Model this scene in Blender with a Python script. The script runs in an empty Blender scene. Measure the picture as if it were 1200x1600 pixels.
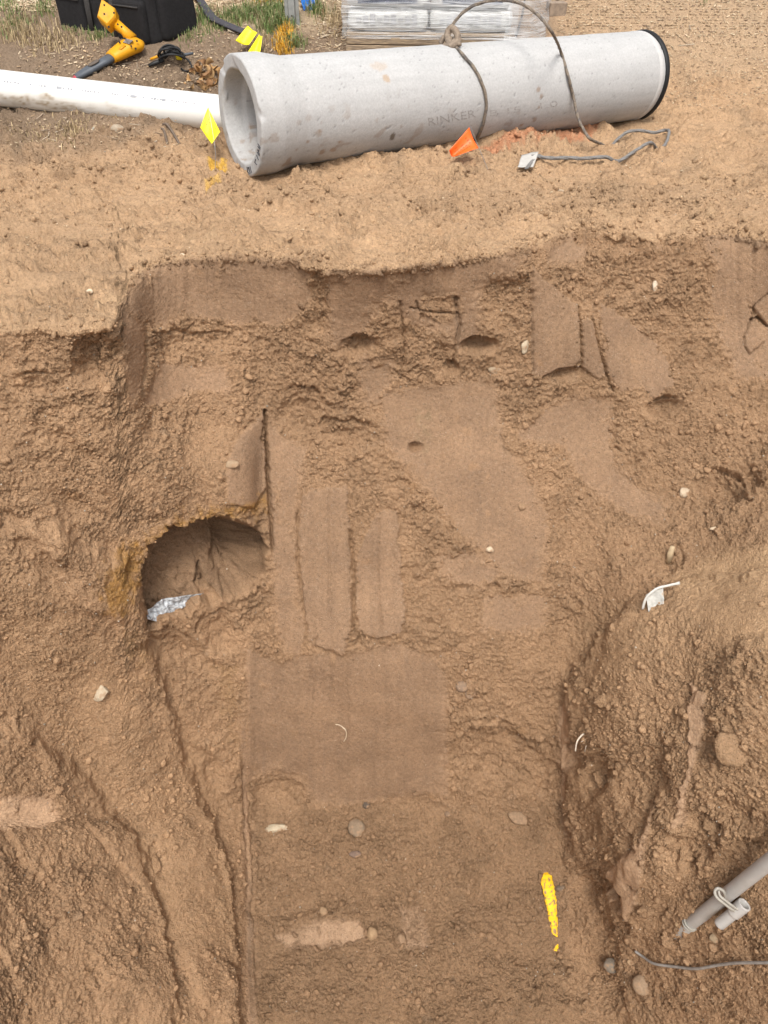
import bpy, math, random
import numpy as np
from mathutils import Vector, Matrix, Euler

random.seed(7)
rng = np.random.default_rng(11)
S = bpy.context.scene
COL = S.collection
R = math.radians

# ------------------------------------------------------------------ camera, sky, sun, exposure
PITCH, CAM_H = R(42.0), 1.62
SP, CP = math.sin(PITCH), math.cos(PITCH)
cam_d = bpy.data.cameras.new('camera')
cam_d.sensor_fit = 'HORIZONTAL'; cam_d.sensor_width = 36.0; cam_d.lens = 36.0
cam_d.clip_start = 0.02; cam_d.clip_end = 400
cam = bpy.data.objects.new('camera', cam_d); COL.objects.link(cam)
cam.location = (0, 0, CAM_H); cam.rotation_euler = (R(90) - PITCH, 0, 0)
S.camera = cam

SUN_EL, SUN_AZ = 62.0, 2.0          # azimuth measured from the camera's back towards its left
world = bpy.data.worlds.new('World'); S.world = world; world.use_nodes = True
wn, wl = world.node_tree.nodes, world.node_tree.links
bg = wn['Background']
sky = wn.new('ShaderNodeTexSky'); sky.sky_type = 'NISHITA'; sky.sun_disc = False
sky.sun_elevation = R(SUN_EL); sky.sun_rotation = R(180 - 2)
sky.air_density = 1.0; sky.dust_density = 5.0; sky.ozone_density = 1.0
hs = wn.new('ShaderNodeHueSaturation'); hs.inputs['Saturation'].default_value = 0.25
wl.new(sky.outputs['Color'], hs.inputs['Color']); wl.new(hs.outputs['Color'], bg.inputs['Color'])
bg.inputs['Strength'].default_value = 0.15
sun_d = bpy.data.lights.new('sun', 'SUN'); sun_d.energy = 1.5; sun_d.angle = R(16); sun_d.color = (1.0, 0.95, 0.87)
sun = bpy.data.objects.new('sun', sun_d); COL.objects.link(sun)
az = R(SUN_AZ)
sdir = Vector((math.sin(az) * math.cos(R(SUN_EL)), -math.cos(az) * math.cos(R(SUN_EL)), math.sin(R(SUN_EL))))
sun.rotation_euler = sdir.to_track_quat('Z', 'Y').to_euler(); sun.location = (0, 0, 20)
S.view_settings.view_transform = 'Standard'; S.view_settings.look = 'None'
S.view_settings.gamma = 1.0; S.view_settings.use_curve_mapping = False
S.view_settings.exposure = 0.58

# ------------------------------------------------------------------ camera ray helpers (image pixels u, v <-> world metres)
FPX = 1200.0
def ray_point(u, v, zc):
    a = (u - 600.0) / FPX * zc; b = (800.0 - v) / FPX * zc
    return np.array([a, b * SP + zc * CP, CAM_H + b * CP - zc * SP])
def pixel_of(x, y, z):
    dz = z - CAM_H
    zc = y * CP - dz * SP; yc = y * SP + dz * CP
    return 600 + FPX * x / zc, 800 - FPX * yc / zc

# ------------------------------------------------------------------ noise
def _hash(ix, iy, iz, k):
    with np.errstate(over='ignore'):
        h = (ix.astype(np.uint32) * np.uint32(374761393) + iy.astype(np.uint32) * np.uint32(668265263)
             + iz.astype(np.uint32) * np.uint32(2147483647 - 144665) + np.uint32(k) * np.uint32(362437))
        h = (h ^ (h >> np.uint32(13))) * np.uint32(1274126177)
        h = h ^ (h >> np.uint32(16))
        h = h * np.uint32(2246822519); h = h ^ (h >> np.uint32(15))
    return h
def _h01(ix, iy, iz, k):
    return (_hash(ix, iy, iz, k) & np.uint32(0xFFFFFF)).astype(np.float32) / np.float32(0xFFFFFF)
def noise(P, f, seed=0):
    """smooth value-gradient noise, about -1..1; P is (n,3) or (n,2)"""
    X = (P * f).astype(np.float32)
    if X.shape[1] == 2: X = np.concatenate([X, np.zeros((len(X), 1), np.float32)], 1)
    I = np.floor(X).astype(np.int32); F = X - I
    W = F * F * F * (F * (F * 6 - 15) + 10)
    out = np.zeros(len(X), np.float32)
    for dx in (0, 1):
        for dy in (0, 1):
            for dz in (0, 1):
                h = _hash(I[:, 0] + dx, I[:, 1] + dy, I[:, 2] + dz, seed)
                gx = (h & np.uint32(255)).astype(np.float32) / 127.5 - 1
                gy = ((h >> np.uint32(8)) & np.uint32(255)).astype(np.float32) / 127.5 - 1
                gz = ((h >> np.uint32(16)) & np.uint32(255)).astype(np.float32) / 127.5 - 1
                w = ((W[:, 0] if dx else 1 - W[:, 0]) * (W[:, 1] if dy else 1 - W[:, 1]) * (W[:, 2] if dz else 1 - W[:, 2]))
                out += w * (gx * (F[:, 0] - dx) + gy * (F[:, 1] - dy) + gz * (F[:, 2] - dz))
    return out * 1.3
def fbm(P, f, oct=4, seed=0, gain=0.5):
    a, o, t = 1.0, 0, 0
    for i in range(oct):
        o = o + a * noise(P, f * 2.03 ** i, seed + i * 17); t += a; a *= gain
    return o / t
def worley(P, f, seed=0):
    X = (P * f).astype(np.float32); I = np.floor(X - 0.5).astype(np.int32)
    best = np.full(len(X), 9.0, np.float32); sec = best.copy(); idv = np.zeros(len(X), np.float32)
    for dx in (0, 1):
        for dy in (0, 1):
            for dz in (0, 1):
                cx, cy, cz = I[:, 0] + dx, I[:, 1] + dy, I[:, 2] + dz
                h = _hash(cx, cy, cz, seed)
                jx = (h & np.uint32(255)).astype(np.float32) / 255 * .8 + .1
                jy = ((h >> np.uint32(8)) & np.uint32(255)).astype(np.float32) / 255 * .8 + .1
                jz = ((h >> np.uint32(16)) & np.uint32(255)).astype(np.float32) / 255 * .8 + .1
                d = (cx + jx - X[:, 0]) ** 2 + (cy + jy - X[:, 1]) ** 2 + (cz + jz - X[:, 2]) ** 2
                nb = d < best
                sec = np.where(nb, best, np.minimum(sec, d)); idv = np.where(nb, (h >> np.uint32(24)).astype(np.float32) / 255, idv)
                best = np.where(nb, d, best)
    return np.sqrt(best), np.sqrt(sec), idv
def sstep(a, b, x):
    t = np.clip((x - a) / (b - a), 0, 1); return t * t * (3 - 2 * t)
def pchip(xk, yk, x):
    """monotone cubic through (xk, yk[k,...]) at x"""
    xk = np.asarray(xk, float); yk = np.asarray(yk, float)
    h = np.diff(xk); d = (yk[1:] - yk[:-1]) / h.reshape((-1,) + (1,) * (yk.ndim - 1))
    m = np.zeros_like(yk); m[0], m[-1] = d[0], d[-1]
    p = d[:-1] * d[1:]
    m[1:-1] = np.where(p > 0, 2 * p / np.where(np.abs(d[:-1] + d[1:]) < 1e-9, 1e-9, d[:-1] + d[1:]), 0)
    x = np.clip(x, xk[0], xk[-1]); i = np.clip(np.searchsorted(xk, x) - 1, 0, len(h) - 1)
    hh = h[i]; t = (x - xk[i]) / hh
    sh = (-1,) + (1,) * (yk.ndim - 1); t = t.reshape(sh); hh = hh.reshape(sh)
    return ((2 * t**3 - 3 * t**2 + 1) * yk[i] + (t**3 - 2 * t**2 + t) * hh * m[i]
            + (-2 * t**3 + 3 * t**2) * yk[i + 1] + (t**3 - t**2) * hh * m[i + 1])

# ------------------------------------------------------------------ materials
def _n(nt, t, **kw):
    n = nt.nodes.new(t)
    for k, v in kw.items(): setattr(n, k, v)
    return n
def make_mat(name, col, rough=0.7, var=0.12, nscale=30, bump=0.0, bscale=200, metal=0.0, spec=0.3, col2=None, c2scale=8, c2lo=.5, c2hi=.6, stretch=None):
    m = bpy.data.materials.new(name); m.use_nodes = True
    nt = m.node_tree; L = nt.links; b = nt.nodes['Principled BSDF']
    b.inputs['Roughness'].default_value = rough; b.inputs['Metallic'].default_value = metal
    b.inputs['Specular IOR Level'].default_value = spec
    tc = _n(nt, 'ShaderNodeTexCoord'); src = tc.outputs['Object']
    if stretch:
        mp = _n(nt, 'ShaderNodeMapping'); mp.inputs['Scale'].default_value = stretch
        L.new(src, mp.inputs['Vector']); src = mp.outputs['Vector']
    n1 = _n(nt, 'ShaderNodeTexNoise'); n1.inputs['Scale'].default_value = nscale; n1.inputs['Detail'].default_value = 6
    L.new(src, n1.inputs['Vector'])
    mr = _n(nt, 'ShaderNodeMapRange'); mr.inputs['From Min'].default_value = .3; mr.inputs['From Max'].default_value = .7
    mr.inputs['To Min'].default_value = 1 - var; mr.inputs['To Max'].default_value = 1 + var
    L.new(n1.outputs['Fac'], mr.inputs['Value'])
    base = _n(nt, 'ShaderNodeRGB'); base.outputs[0].default_value = (*col, 1); csrc = base.outputs[0]
    if col2:
        n2 = _n(nt, 'ShaderNodeTexNoise'); n2.inputs['Scale'].default_value = c2scale; n2.inputs['Detail'].default_value = 5
        L.new(src, n2.inputs['Vector'])
        m2 = _n(nt, 'ShaderNodeMapRange'); m2.inputs['From Min'].default_value = c2lo; m2.inputs['From Max'].default_value = c2hi
        L.new(n2.outputs['Fac'], m2.inputs['Value'])
        mx2 = _n(nt, 'ShaderNodeMix', data_type='RGBA'); L.new(m2.outputs[0], mx2.inputs['Factor'])
        L.new(csrc, mx2.inputs['A']); mx2.inputs['B'].default_value = (*col2, 1); csrc = mx2.outputs['Result']
    mx = _n(nt, 'ShaderNodeMix', data_type='RGBA', blend_type='MULTIPLY'); mx.inputs['Factor'].default_value = 1
    L.new(csrc, mx.inputs['A']); L.new(mr.outputs[0], mx.inputs['B'])
    L.new(mx.outputs['Result'], b.inputs['Base Color'])
    if bump:
        n3 = _n(nt, 'ShaderNodeTexNoise'); n3.inputs['Scale'].default_value = bscale; n3.inputs['Detail'].default_value = 5
        L.new(src, n3.inputs['Vector'])
        bp = _n(nt, 'ShaderNodeBump'); bp.inputs['Distance'].default_value = bump; bp.inputs['Strength'].default_value = 1
        L.new(n3.outputs['Fac'], bp.inputs['Height']); L.new(bp.outputs['Normal'], b.inputs['Normal'])
    return m

def soil_material():
    m = bpy.data.materials.new('sandy_soil'); m.use_nodes = True
    nt = m.node_tree; L = nt.links; b = nt.nodes['Principled BSDF']
    b.inputs['Roughness'].default_value = 0.95; b.inputs['Specular IOR Level'].default_value = 0.12
    at = _n(nt, 'ShaderNodeAttribute', attribute_name='tint')
    ar = _n(nt, 'ShaderNodeAttribute', attribute_name='grit')
    tc = _n(nt, 'ShaderNodeTexCoord')
    n1 = _n(nt, 'ShaderNodeTexNoise'); n1.inputs['Scale'].default_value = 55; n1.inputs['Detail'].default_value = 8; n1.inputs['Roughness'].default_value = .7
    n2 = _n(nt, 'ShaderNodeTexNoise'); n2.inputs['Scale'].default_value = 420; n2.inputs['Detail'].default_value = 3
    v1 = _n(nt, 'ShaderNodeTexVoronoi'); v1.inputs['Scale'].default_value = 260
    for n in (n1, n2, v1): L.new(tc.outputs['Object'], n.inputs['Vector'])
    r1 = _n(nt, 'ShaderNodeMapRange'); r1.inputs['From Min'].default_value = .3; r1.inputs['From Max'].default_value = .7
    r1.inputs['To Min'].default_value = .76; r1.inputs['To Max'].default_value = 1.22
    L.new(n1.outputs['Fac'], r1.inputs['Value'])
    r2 = _n(nt, 'ShaderNodeMapRange'); r2.inputs['From Min'].default_value = .3; r2.inputs['From Max'].default_value = .7
    r2.inputs['To Min'].default_value = .82; r2.inputs['To Max'].default_value = 1.18
    L.new(n2.outputs['Fac'], r2.inputs['Value'])
    mu = _n(nt, 'ShaderNodeMath', operation='MULTIPLY'); L.new(r1.outputs[0], mu.inputs[0]); L.new(r2.outputs[0], mu.inputs[1])
    # sparse pale and dark grains
    r3 = _n(nt, 'ShaderNodeMapRange'); r3.inputs['From Min'].default_value = .93; r3.inputs['From Max'].default_value = 1.0
    r3.inputs['To Min'].default_value = 0; r3.inputs['To Max'].default_value = .30
    sep = _n(nt, 'ShaderNodeSeparateColor'); L.new(v1.outputs['Color'], sep.inputs['Color']); L.new(sep.outputs[0], r3.inputs['Value'])
    r4 = _n(nt, 'ShaderNodeMapRange'); r4.inputs['From Min'].default_value = .92; r4.inputs['From Max'].default_value = 1.0
    r4.inputs['To Min'].default_value = 1; r4.inputs['To Max'].default_value = .45
    L.new(sep.outputs[1], r4.inputs['Value'])
    mu2 = _n(nt, 'ShaderNodeMath', operation='MULTIPLY'); L.new(mu.outputs[0], mu2.inputs[0]); L.new(r4.outputs[0], mu2.inputs[1])
    mx = _n(nt, 'ShaderNodeMix', data_type='RGBA', blend_type='MULTIPLY'); mx.inputs['Factor'].default_value = 1
    L.new(at.outputs['Color'], mx.inputs['A']); L.new(mu2.outputs[0], mx.inputs['B'])
    mg = _n(nt, 'ShaderNodeMix', data_type='RGBA'); L.new(r3.outputs[0], mg.inputs['Factor'])
    L.new(mx.outputs['Result'], mg.inputs['A']); mg.inputs['B'].default_value = (.5, .42, .33, 1)
    L.new(mg.outputs['Result'], b.inputs['Base Color'])
    ad = _n(nt, 'ShaderNodeMath', operation='MULTIPLY_ADD'); ad.inputs[1].default_value = .35
    L.new(n2.outputs['Fac'], ad.inputs[0]); L.new(n1.outputs['Fac'], ad.inputs[2])
    v2 = _n(nt, 'ShaderNodeTexVoronoi'); v2.inputs['Scale'].default_value = 115; v2.inputs['Randomness'].default_value = 1
    n4 = _n(nt, 'ShaderNodeTexNoise'); n4.inputs['Scale'].default_value = 150; n4.inputs['Detail'].default_value = 5; n4.inputs['Roughness'].default_value = .65
    wp = _n(nt, 'ShaderNodeVectorMath', operation='MULTIPLY_ADD'); wp.inputs[1].default_value = (.012, .012, .012)
    L.new(n4.outputs['Color'], wp.inputs[0]); L.new(tc.outputs['Object'], wp.inputs[2]); L.new(wp.outputs[0], v2.inputs['Vector'])
    L.new(tc.outputs['Object'], n4.inputs['Vector'])
    a2 = _n(nt, 'ShaderNodeMath', operation='MULTIPLY_ADD'); a2.inputs[1].default_value = -.42; L.new(v2.outputs['Distance'], a2.inputs[0]); L.new(ad.outputs[0], a2.inputs[2])
    a3 = _n(nt, 'ShaderNodeMath', operation='MULTIPLY_ADD'); a3.inputs[1].default_value = .55; L.new(n4.outputs['Fac'], a3.inputs[0]); L.new(a2.outputs[0], a3.inputs[2]); ad = a3
    ml = _n(nt, 'ShaderNodeMath', operation='MULTIPLY'); L.new(ad.outputs[0], ml.inputs[0]); L.new(ar.outputs['Fac'], ml.inputs[1])
    bp = _n(nt, 'ShaderNodeBump'); bp.inputs['Distance'].default_value = .02; bp.inputs['Strength'].default_value = 1
    L.new(ml.outputs[0], bp.inputs['Height']); L.new(bp.outputs['Normal'], b.inputs['Normal'])
    return m
SOIL = soil_material()

# ------------------------------------------------------------------ object helpers
ORIGIN = {}
def mesh_from(name, V, F, mats, smooth=False, attr=None, fmat=None):
    me = bpy.data.meshes.new(name)
    V = np.asarray(V, np.float32)
    if isinstance(F, np.ndarray):
        n, k = F.shape
        me.vertices.add(len(V)); me.vertices.foreach_set('co', V.ravel())
        me.loops.add(n * k); me.loops.foreach_set('vertex_index', F.astype(np.int32).ravel())
        me.polygons.add(n); me.polygons.foreach_set('loop_start', np.arange(0, n * k, k, dtype=np.int32))
        me.update(calc_edges=True)
    else:
        me.from_pydata([tuple(map(float, v)) for v in V], [], [tuple(int(i) for i in f) for f in F]); me.update()
    for m in (mats if isinstance(mats, (list, tuple)) else [mats]): me.materials.append(m)
    if smooth: me.polygons.foreach_set('use_smooth', np.ones(len(me.polygons), bool))
    if fmat is not None: me.polygons.foreach_set('material_index', np.asarray(fmat, np.int32))
    if attr:
        for k, a in attr.items():
            a = np.asarray(a, np.float32)
            if a.ndim == 2:
                ca = me.attributes.new(k, 'FLOAT_COLOR', 'POINT')
                ca.data.foreach_set('color', np.concatenate([a, np.ones((len(a), 1), np.float32)], 1).ravel())
            else:
                me.attributes.new(k, 'FLOAT', 'POINT').data.foreach_set('value', a)
    return me
def obj(name, V, F, mat, parent=None, smooth=False, label=None, cat=None, group=None, kind=None, loc=None, attr=None, fmat=None):
    """one mesh object from world coordinates; local to its thing's origin"""
    V = np.asarray(V, np.float64)
    o0 = ORIGIN[parent.name] if parent is not None else (np.array(loc, float) if loc is not None else np.zeros(3))
    me = mesh_from(name, V - o0, F, mat, smooth, attr, fmat)
    o = bpy.data.objects.new(name, me); COL.objects.link(o)
    ORIGIN[o.name] = o0
    if parent is not None: o.parent = parent
    else: o.location = o0
    if label: o['label'] = label
    if cat: o['category'] = cat
    if group: o['group'] = group
    if kind: o['kind'] = kind
    return o
def thing(name, label, cat, loc, group=None):
    o = bpy.data.objects.new(name, None); COL.objects.link(o)
    o.empty_display_size = .05; o.location = loc; ORIGIN[o.name] = np.array(loc, float)
    o['label'] = label; o['category'] = cat
    if group: o['group'] = group
    return o
class MB:
    def __init__(s): s.V, s.F = [], []
    def add(s, V, F):
        b = len(s.V); s.V += [np.asarray(v, float) for v in V]; s.F += [tuple(i + b for i in f) for f in F]
    def box(s, c, ax, ay, az, bev=0.0):
        c, ax, ay, az = map(lambda a: np.asarray(a, float), (c, ax, ay, az))
        if bev <= 0:
            V = [c + i * ax + j * ay + k * az for i in (-1, 1) for j in (-1, 1) for k in (-1, 1)]
            s.add(V, [(0, 1, 3, 2), (4, 6, 7, 5), (0, 4, 5, 1), (2, 3, 7, 6), (0, 2, 6, 4), (1, 5, 7, 3)]); return
        n = [np.linalg.norm(a) for a in (ax, ay, az)]; d = [a / l for a, l in zip((ax, ay, az), n)]
        V = []; idx = {}
        for i in (-1, 1):
            for j in (-1, 1):
                for k in (-1, 1):
                    for q in range(3):
                        e = [bev] * 3; e[q] = 0
                        idx[i, j, k, q] = len(V)
                        V.append(c + i * (n[0] - e[0]) * d[0] + j * (n[1] - e[1]) * d[1] + k * (n[2] - e[2]) * d[2])
        F = []
        sg = (-1, 1)
        for i in sg:
            F.append(tuple(idx[i, j, k, 0] for j, k in ((-1, -1), (1, -1), (1, 1), (-1, 1))))
            F.append(tuple(idx[j, i, k, 1] for j, k in ((-1, -1), (1, -1), (1, 1), (-1, 1))))
            F.append(tuple(idx[j, k, i, 2] for j, k in ((-1, -1), (1, -1), (1, 1), (-1, 1))))
        for i in sg:
            for j in sg:
                F.append((idx[i, j, -1, 0], idx[i, j, 1, 0], idx[i, j, 1, 1], idx[i, j, -1, 1]))
                F.append((idx[i, -1, j, 0], idx[i, 1, j, 0], idx[i, 1, j, 2], idx[i, -1, j, 2]))
                F.append((idx[-1, i, j, 1], idx[1, i, j, 1], idx[1, i, j, 2], idx[-1, i, j, 2]))
                for k in sg: F.append((idx[i, j, k, 0], idx[i, j, k, 1], idx[i, j, k, 2]))
        s.add(V, F)
    def tube(s, pts, rad, n=10, caps=True, flat=1.0):
        pts = [np.asarray(p, float) for p in pts]; m = len(pts)
        rad = rad if hasattr(rad, '__len__') else [rad] * m
        t = [pts[min(i + 1, m - 1)] - pts[max(i - 1, 0)] for i in range(m)]
        t = [a / max(np.linalg.norm(a), 1e-9) for a in t]
        up = np.array([0, 0, 1.0]) if abs(t[0][2]) < .9 else np.array([0, 1.0, 0])
        x = np.cross(t[0], up); x /= np.linalg.norm(x); V = []
        for i in range(m):
            x = x - t[i] * x.dot(t[i]); x /= max(np.linalg.norm(x), 1e-9); y = np.cross(t[i], x)
            for k in range(n):
                a = 2 * math.pi * k / n; V.append(pts[i] + rad[i] * (math.cos(a) * x + flat * math.sin(a) * y))
        F = [(i * n + k, i * n + (k + 1) % n, (i + 1) * n + (k + 1) % n, (i + 1) * n + k) for i in range(m - 1) for k in range(n)]
        if caps: F += [tuple(range(n - 1, -1, -1)), tuple((m - 1) * n + k for k in range(n))]
        s.add(V, F)
    def lathe(s, base, axis, prof, n=96, closed=False):
        axis = np.asarray(axis, float); axis /= np.linalg.norm(axis); base = np.asarray(base, float)
        x = np.cross(axis, [0, 0, 1.0]); x /= np.linalg.norm(x); y = np.cross(x, axis)
        V = [base + axis * a + r * (math.cos(2 * math.pi * k / n) * x + math.sin(2 * math.pi * k / n) * y) for a, r in prof for k in range(n)]
        m = len(prof); F = []
        for i in range(m if closed else m - 1):
            j = (i + 1) % m
            F += [(i * n + k, i * n + (k + 1) % n, j * n + (k + 1) % n, j * n + k) for k in range(n)]
        s.add(V, F)
    def obj(s, name, mat, parent=None, **kw): return obj(name, s.V, s.F, mat, parent, **kw)
def spline(P, per=8):
    P = np.asarray(P, float); Q = np.vstack([2 * P[0] - P[1], P, 2 * P[-1] - P[-2]]); out = []
    for i in range(1, len(Q) - 2):
        for k in range(per):
            t = k / per
            out.append(.5 * (2 * Q[i] + (Q[i + 1] - Q[i - 1]) * t + (2 * Q[i - 1] - 5 * Q[i] + 4 * Q[i + 1] - Q[i + 2]) * t**2 + (3 * Q[i] - Q[i - 1] - 3 * Q[i + 1] + Q[i + 2]) * t**3))
    out.append(P[-1]); return np.array(out)

# ================================================================== THE GROUND: bank, cut walls and floor of the pit as one sheet
EDGE = np.array([(-400, 528), (-90, 524), (0, 519), (60, 514), (110, 521), (150, 516), (172, 512), (182, 498), (188, 474), (200, 448), (222, 424), (255, 411), (300, 406),
                 (400, 403), (455, 406), (480, 414), (500, 420), (560, 425), (640, 418), (700, 409), (760, 402), (815, 392), (850, 378), (880, 366), (908, 355),
                 (934, 361), (960, 364), (1000, 369), (1060, 371), (1090, 367), (1150, 370), (1200, 383), (1600, 395)], float)
TV = [380, 500, 620, 750, 900, 1000, 1100, 1250, 1350, 1480, 1600, 1720]
TAB = {
 -90: [2.62, 2.53, 2.38, 2.18, 2.02, 1.90, 1.78, 1.56, 1.36, 1.10, .88, .68],
 0: [2.66, 2.56, 2.42, 2.25, 2.10, 2.0, 1.88, 1.65, 1.44, 1.16, .93, .72],
 100: [2.7, 2.6, 2.48, 2.34, 2.2, 2.11, 1.99, 1.75, 1.52, 1.22, .97, .75],
 190: [2.78, 2.66, 2.56, 2.43, 2.30, 2.21, 2.08, 1.83, 1.59, 1.28, 1.0, .77],
 240: [3.06, 2.97, 2.77, 2.5, 2.36, 2.27, 2.14, 1.88, 1.63, 1.31, 1.02, .78],
 300: [3.2, 3.09, 2.9, 2.62, 2.45, 2.35, 2.21, 1.95, 1.68, 1.34, 1.04, .79],
 372: [3.22, 3.13, 2.95, 2.70, 2.53, 2.42, 2.27, 2.04, 1.75, 1.385, 1.065, .81],
 410: [3.22, 3.14, 3.0, 2.80, 2.58, 2.44, 2.29, 2.09, 1.79, 1.41, 1.08, .82],
 550: [3.22, 3.15, 3.05, 2.85, 2.6, 2.4, 2.27, 2.08, 1.78, 1.40, 1.08, .82],
 850: [3.27, 3.18, 3.08, 2.87, 2.6, 2.42, 2.24, 2.02, 1.77, 1.41, 1.08, .82],
 880: [3.32, 3.2, 3.1, 2.88, 2.6, 2.42, 2.22, 2.0, 1.76, 1.41, 1.08, .82],
 912: [3.32, 3.2, 3.1, 2.88, 2.575, 2.37, 2.135, 1.905, 1.71, 1.40, 1.08, .82],
 1000: [3.32, 3.25, 3.08, 2.85, 2.45, 2.15, 1.93, 1.69, 1.52, 1.31, 1.06, .81],
 1100: [3.32, 3.25, 3.05, 2.78, 2.33, 2.0, 1.8, 1.55, 1.4, 1.2, 1.0, .78],
 1200: [3.3, 3.22, 3.0, 2.68, 2.15, 1.85, 1.67, 1.45, 1.3, 1.1, .93, .75],
 1290: [3.28, 3.18, 2.94, 2.6, 2.05, 1.76, 1.6, 1.38, 1.23, 1.04, .88, .72]}
SCALE = 1.157
def ground_z(x, y):
    sh = np.clip((x + .8) * .55, 0, 1.45)
    z = np.interp(np.where(y > 4.6, np.maximum(y - sh * sstep(4.6, 5.2, y), 4.6), y), [-60, 3.0, 5.15, 5.6, 6.0, 6.5, 7.4, 10, 80], [0, 0, 0, .13, .33, .47, .62, .72, .8])
    lf = np.exp(-((x + 2.3) / .9) ** 2) * sstep(4.5, 5.2, y) * sstep(7, 5.6, y) * .10
    return z + lf - .12 * sstep(.8, 1.8, x) * sstep(4.9, 5.8, y) * sstep(9, 7, y)
STEP = 1.85
us = np.arange(-90, 1291, STEP)
nv_w = 700
ev = np.interp(us, EDGE[:, 0], EDGE[:, 1])
_jit = noise(np.stack([us, us * 0], 1), 1 / 22., 5) * 3.0 + noise(np.stack([us, us * 0], 1), 1 / 8., 6) * 1.6 + noise(np.stack([us, us * 0], 1), 1 / 3.6, 7) * 1.1
ev = ev + _jit
tk = sorted(TAB)
Yt = np.array([TAB[k] for k in tk]) * SCALE                       # (cols, rows)
tt = np.linspace(0, 1, nv_w) ** 1.0
Vw = ev[:, None] + (1700 - ev[:, None]) * tt[None, :]             # image pixel v on the wall rows
def Ytab(uu, vv):                                                  # uu (n,), vv (n,m)
    dense_v = np.arange(380, 1721, 4.0)
    A = pchip(TV, Yt.T, dense_v).T                                # (tabcols, dense_v)
    B = pchip(tk, A, uu)                                          # (n, dense_v)
    out = np.empty_like(vv)
    for i in range(len(uu)): out[i] = np.interp(vv[i], dense_v, B[i])
    return out
Yw = Ytab(us, Vw)
# the lip: the wall starts exactly on the ground surface (z = 0)
k = (800 - ev) / FPX
Yedge = CAM_H / np.maximum(-(k * CP - SP) / (k * SP + CP), .02)
fall = np.exp(-(Vw - ev[:, None]) / 55.0)
Yw = Yw + (Yedge - Yw[:, 0])[:, None] * fall
zc = Yw / ((800 - Vw) / FPX * SP + CP)
Xw = (us[:, None] - 600) / FPX * zc
Zw = CAM_H + (800 - Vw) / FPX * zc * CP - zc * SP
# ground rows, from the lip away from the pit
gy_abs = [4.4, 4.7, 5.0, 5.3, 5.6, 5.9, 6.2, 6.6, 7.0, 7.6, 9, 13, 25, 90]
gn = [90, 40, 36, 34, 34, 32, 30, 32, 30, 32, 36, 30, 8, 6]
rows = []
prevY = Yedge.copy()
for Yk, n in zip(gy_abs, gn):
    for q in range(1, n + 1): rows.append(prevY + (Yk - prevY) * q / n)
    prevY = np.full_like(Yedge, Yk)
Yg = np.stack(rows[::-1], 1)
kx = ((us - 600) / FPX)[:, None]
Zg = ground_z(kx * Yg * 1.1, Yg)
Xg = kx * (Yg * CP - (Zg - CAM_H) * SP)
Vg = pixel_of(Xg, Yg, Zg)[1]
# near side, under and behind the photographer: unseen, sloped open to let light in
Pn = []
x_last, y_last, z_last = Xw[:, -1], Yw[:, -1], Zw[:, -1]
for q, (yy, f) in enumerate([(.45, .0), (-.2, .12), (-.9, .35), (-1.7, .62), (-2.6, .9), (-3.2, 1), (-6, 1), (-40, 1)]):
    Pn.append((x_last * (1 + .0 * q), np.minimum(y_last, yy), z_last * (1 - f)))
Xn = np.stack([p[0] for p in Pn], 1); Yn = np.stack([p[1] for p in Pn], 1); Zn = np.stack([p[2] for p in Pn], 1)
Vn = np.full_like(Xn, 1800.0)
X = np.concatenate([Xg, Xw, Xn], 1); Y = np.concatenate([Yg, Yw, Yn], 1); Z = np.concatenate([Zg, Zw, Zn], 1)
VV = np.concatenate([Vg, Vw, Vn], 1); UU = np.repeat(us[:, None], X.shape[1], 1)
# carry the sheet on sideways, outside the picture, back up to plain ground
def wing(i, sgn):
    offs = [.03, .08, .16, .3, .5, .8, 1.2, 1.8, 3, 6, 15, 40, 90]
    out = []
    for o in offs:
        f = sstep(.2, 1.6, np.array(o))
        out.append((X[i] * (1 - f * .0) + sgn * o, Y[i], Z[i] * (1 - f) + ground_z(X[i] + sgn * o, Y[i]) * f))
    return out
Lw, Rw = wing(0, -1)[::-1], wing(-1, 1)
nL, nR = len(Lw), len(Rw)
X = np.concatenate([np.stack([w[0] for w in Lw]), X, np.stack([w[0] for w in Rw])]); Y = np.concatenate([np.stack([w[1] for w in Lw]), Y, np.stack([w[1] for w in Rw])])
Z = np.concatenate([np.stack([w[2] for w in Lw]), Z, np.stack([w[2] for w in Rw])])
UU = np.concatenate([np.full((nL, X.shape[1]), -200.), UU, np.full((nR, X.shape[1]), 1400.)])
VV = np.concatenate([np.repeat(VV[:1], nL, 0), VV, np.repeat(VV[-1:], nR, 0)])
NU, NV = X.shape
P = np.stack([X, Y, Z], 2)
ng = Yg.shape[1]
is_wall_row = np.zeros(NV, bool); is_wall_row[ng:ng + nv_w] = True
def grid_normals(P):
    du = np.gradient(P, axis=0); dv = np.gradient(P, axis=1)
    n = np.cross(dv, du); n /= np.maximum(np.linalg.norm(n, axis=2, keepdims=True), 1e-9)
    return n
# smooth base normals so that deep carving stays even
N0 = grid_normals(P)
for _ in range(6):
    N0[1:-1] = (N0[:-2] + N0[1:-1] * 2 + N0[2:]) / 4; N0[:, 1:-1] = (N0[:, :-2] + N0[:, 1:-1] * 2 + N0[:, 2:]) / 4
N0 /= np.linalg.norm(N0, axis=2, keepdims=True)
if N0[NU // 2, ng // 2, 2] < 0: N0 = -N0
Pf = P.reshape(-1, 3); U = UU.ravel(); V = VV.ravel(); Nf = N0.reshape(-1, 3)
wall = np.tile(is_wall_row, NU)
C2 = np.stack([U, V], 1)
evf = np.repeat(np.interp(UU[:, 0], us, ev), NV)
below = np.where(wall, V - evf, -1.0)                              # image pixel distance under the lip

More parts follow.
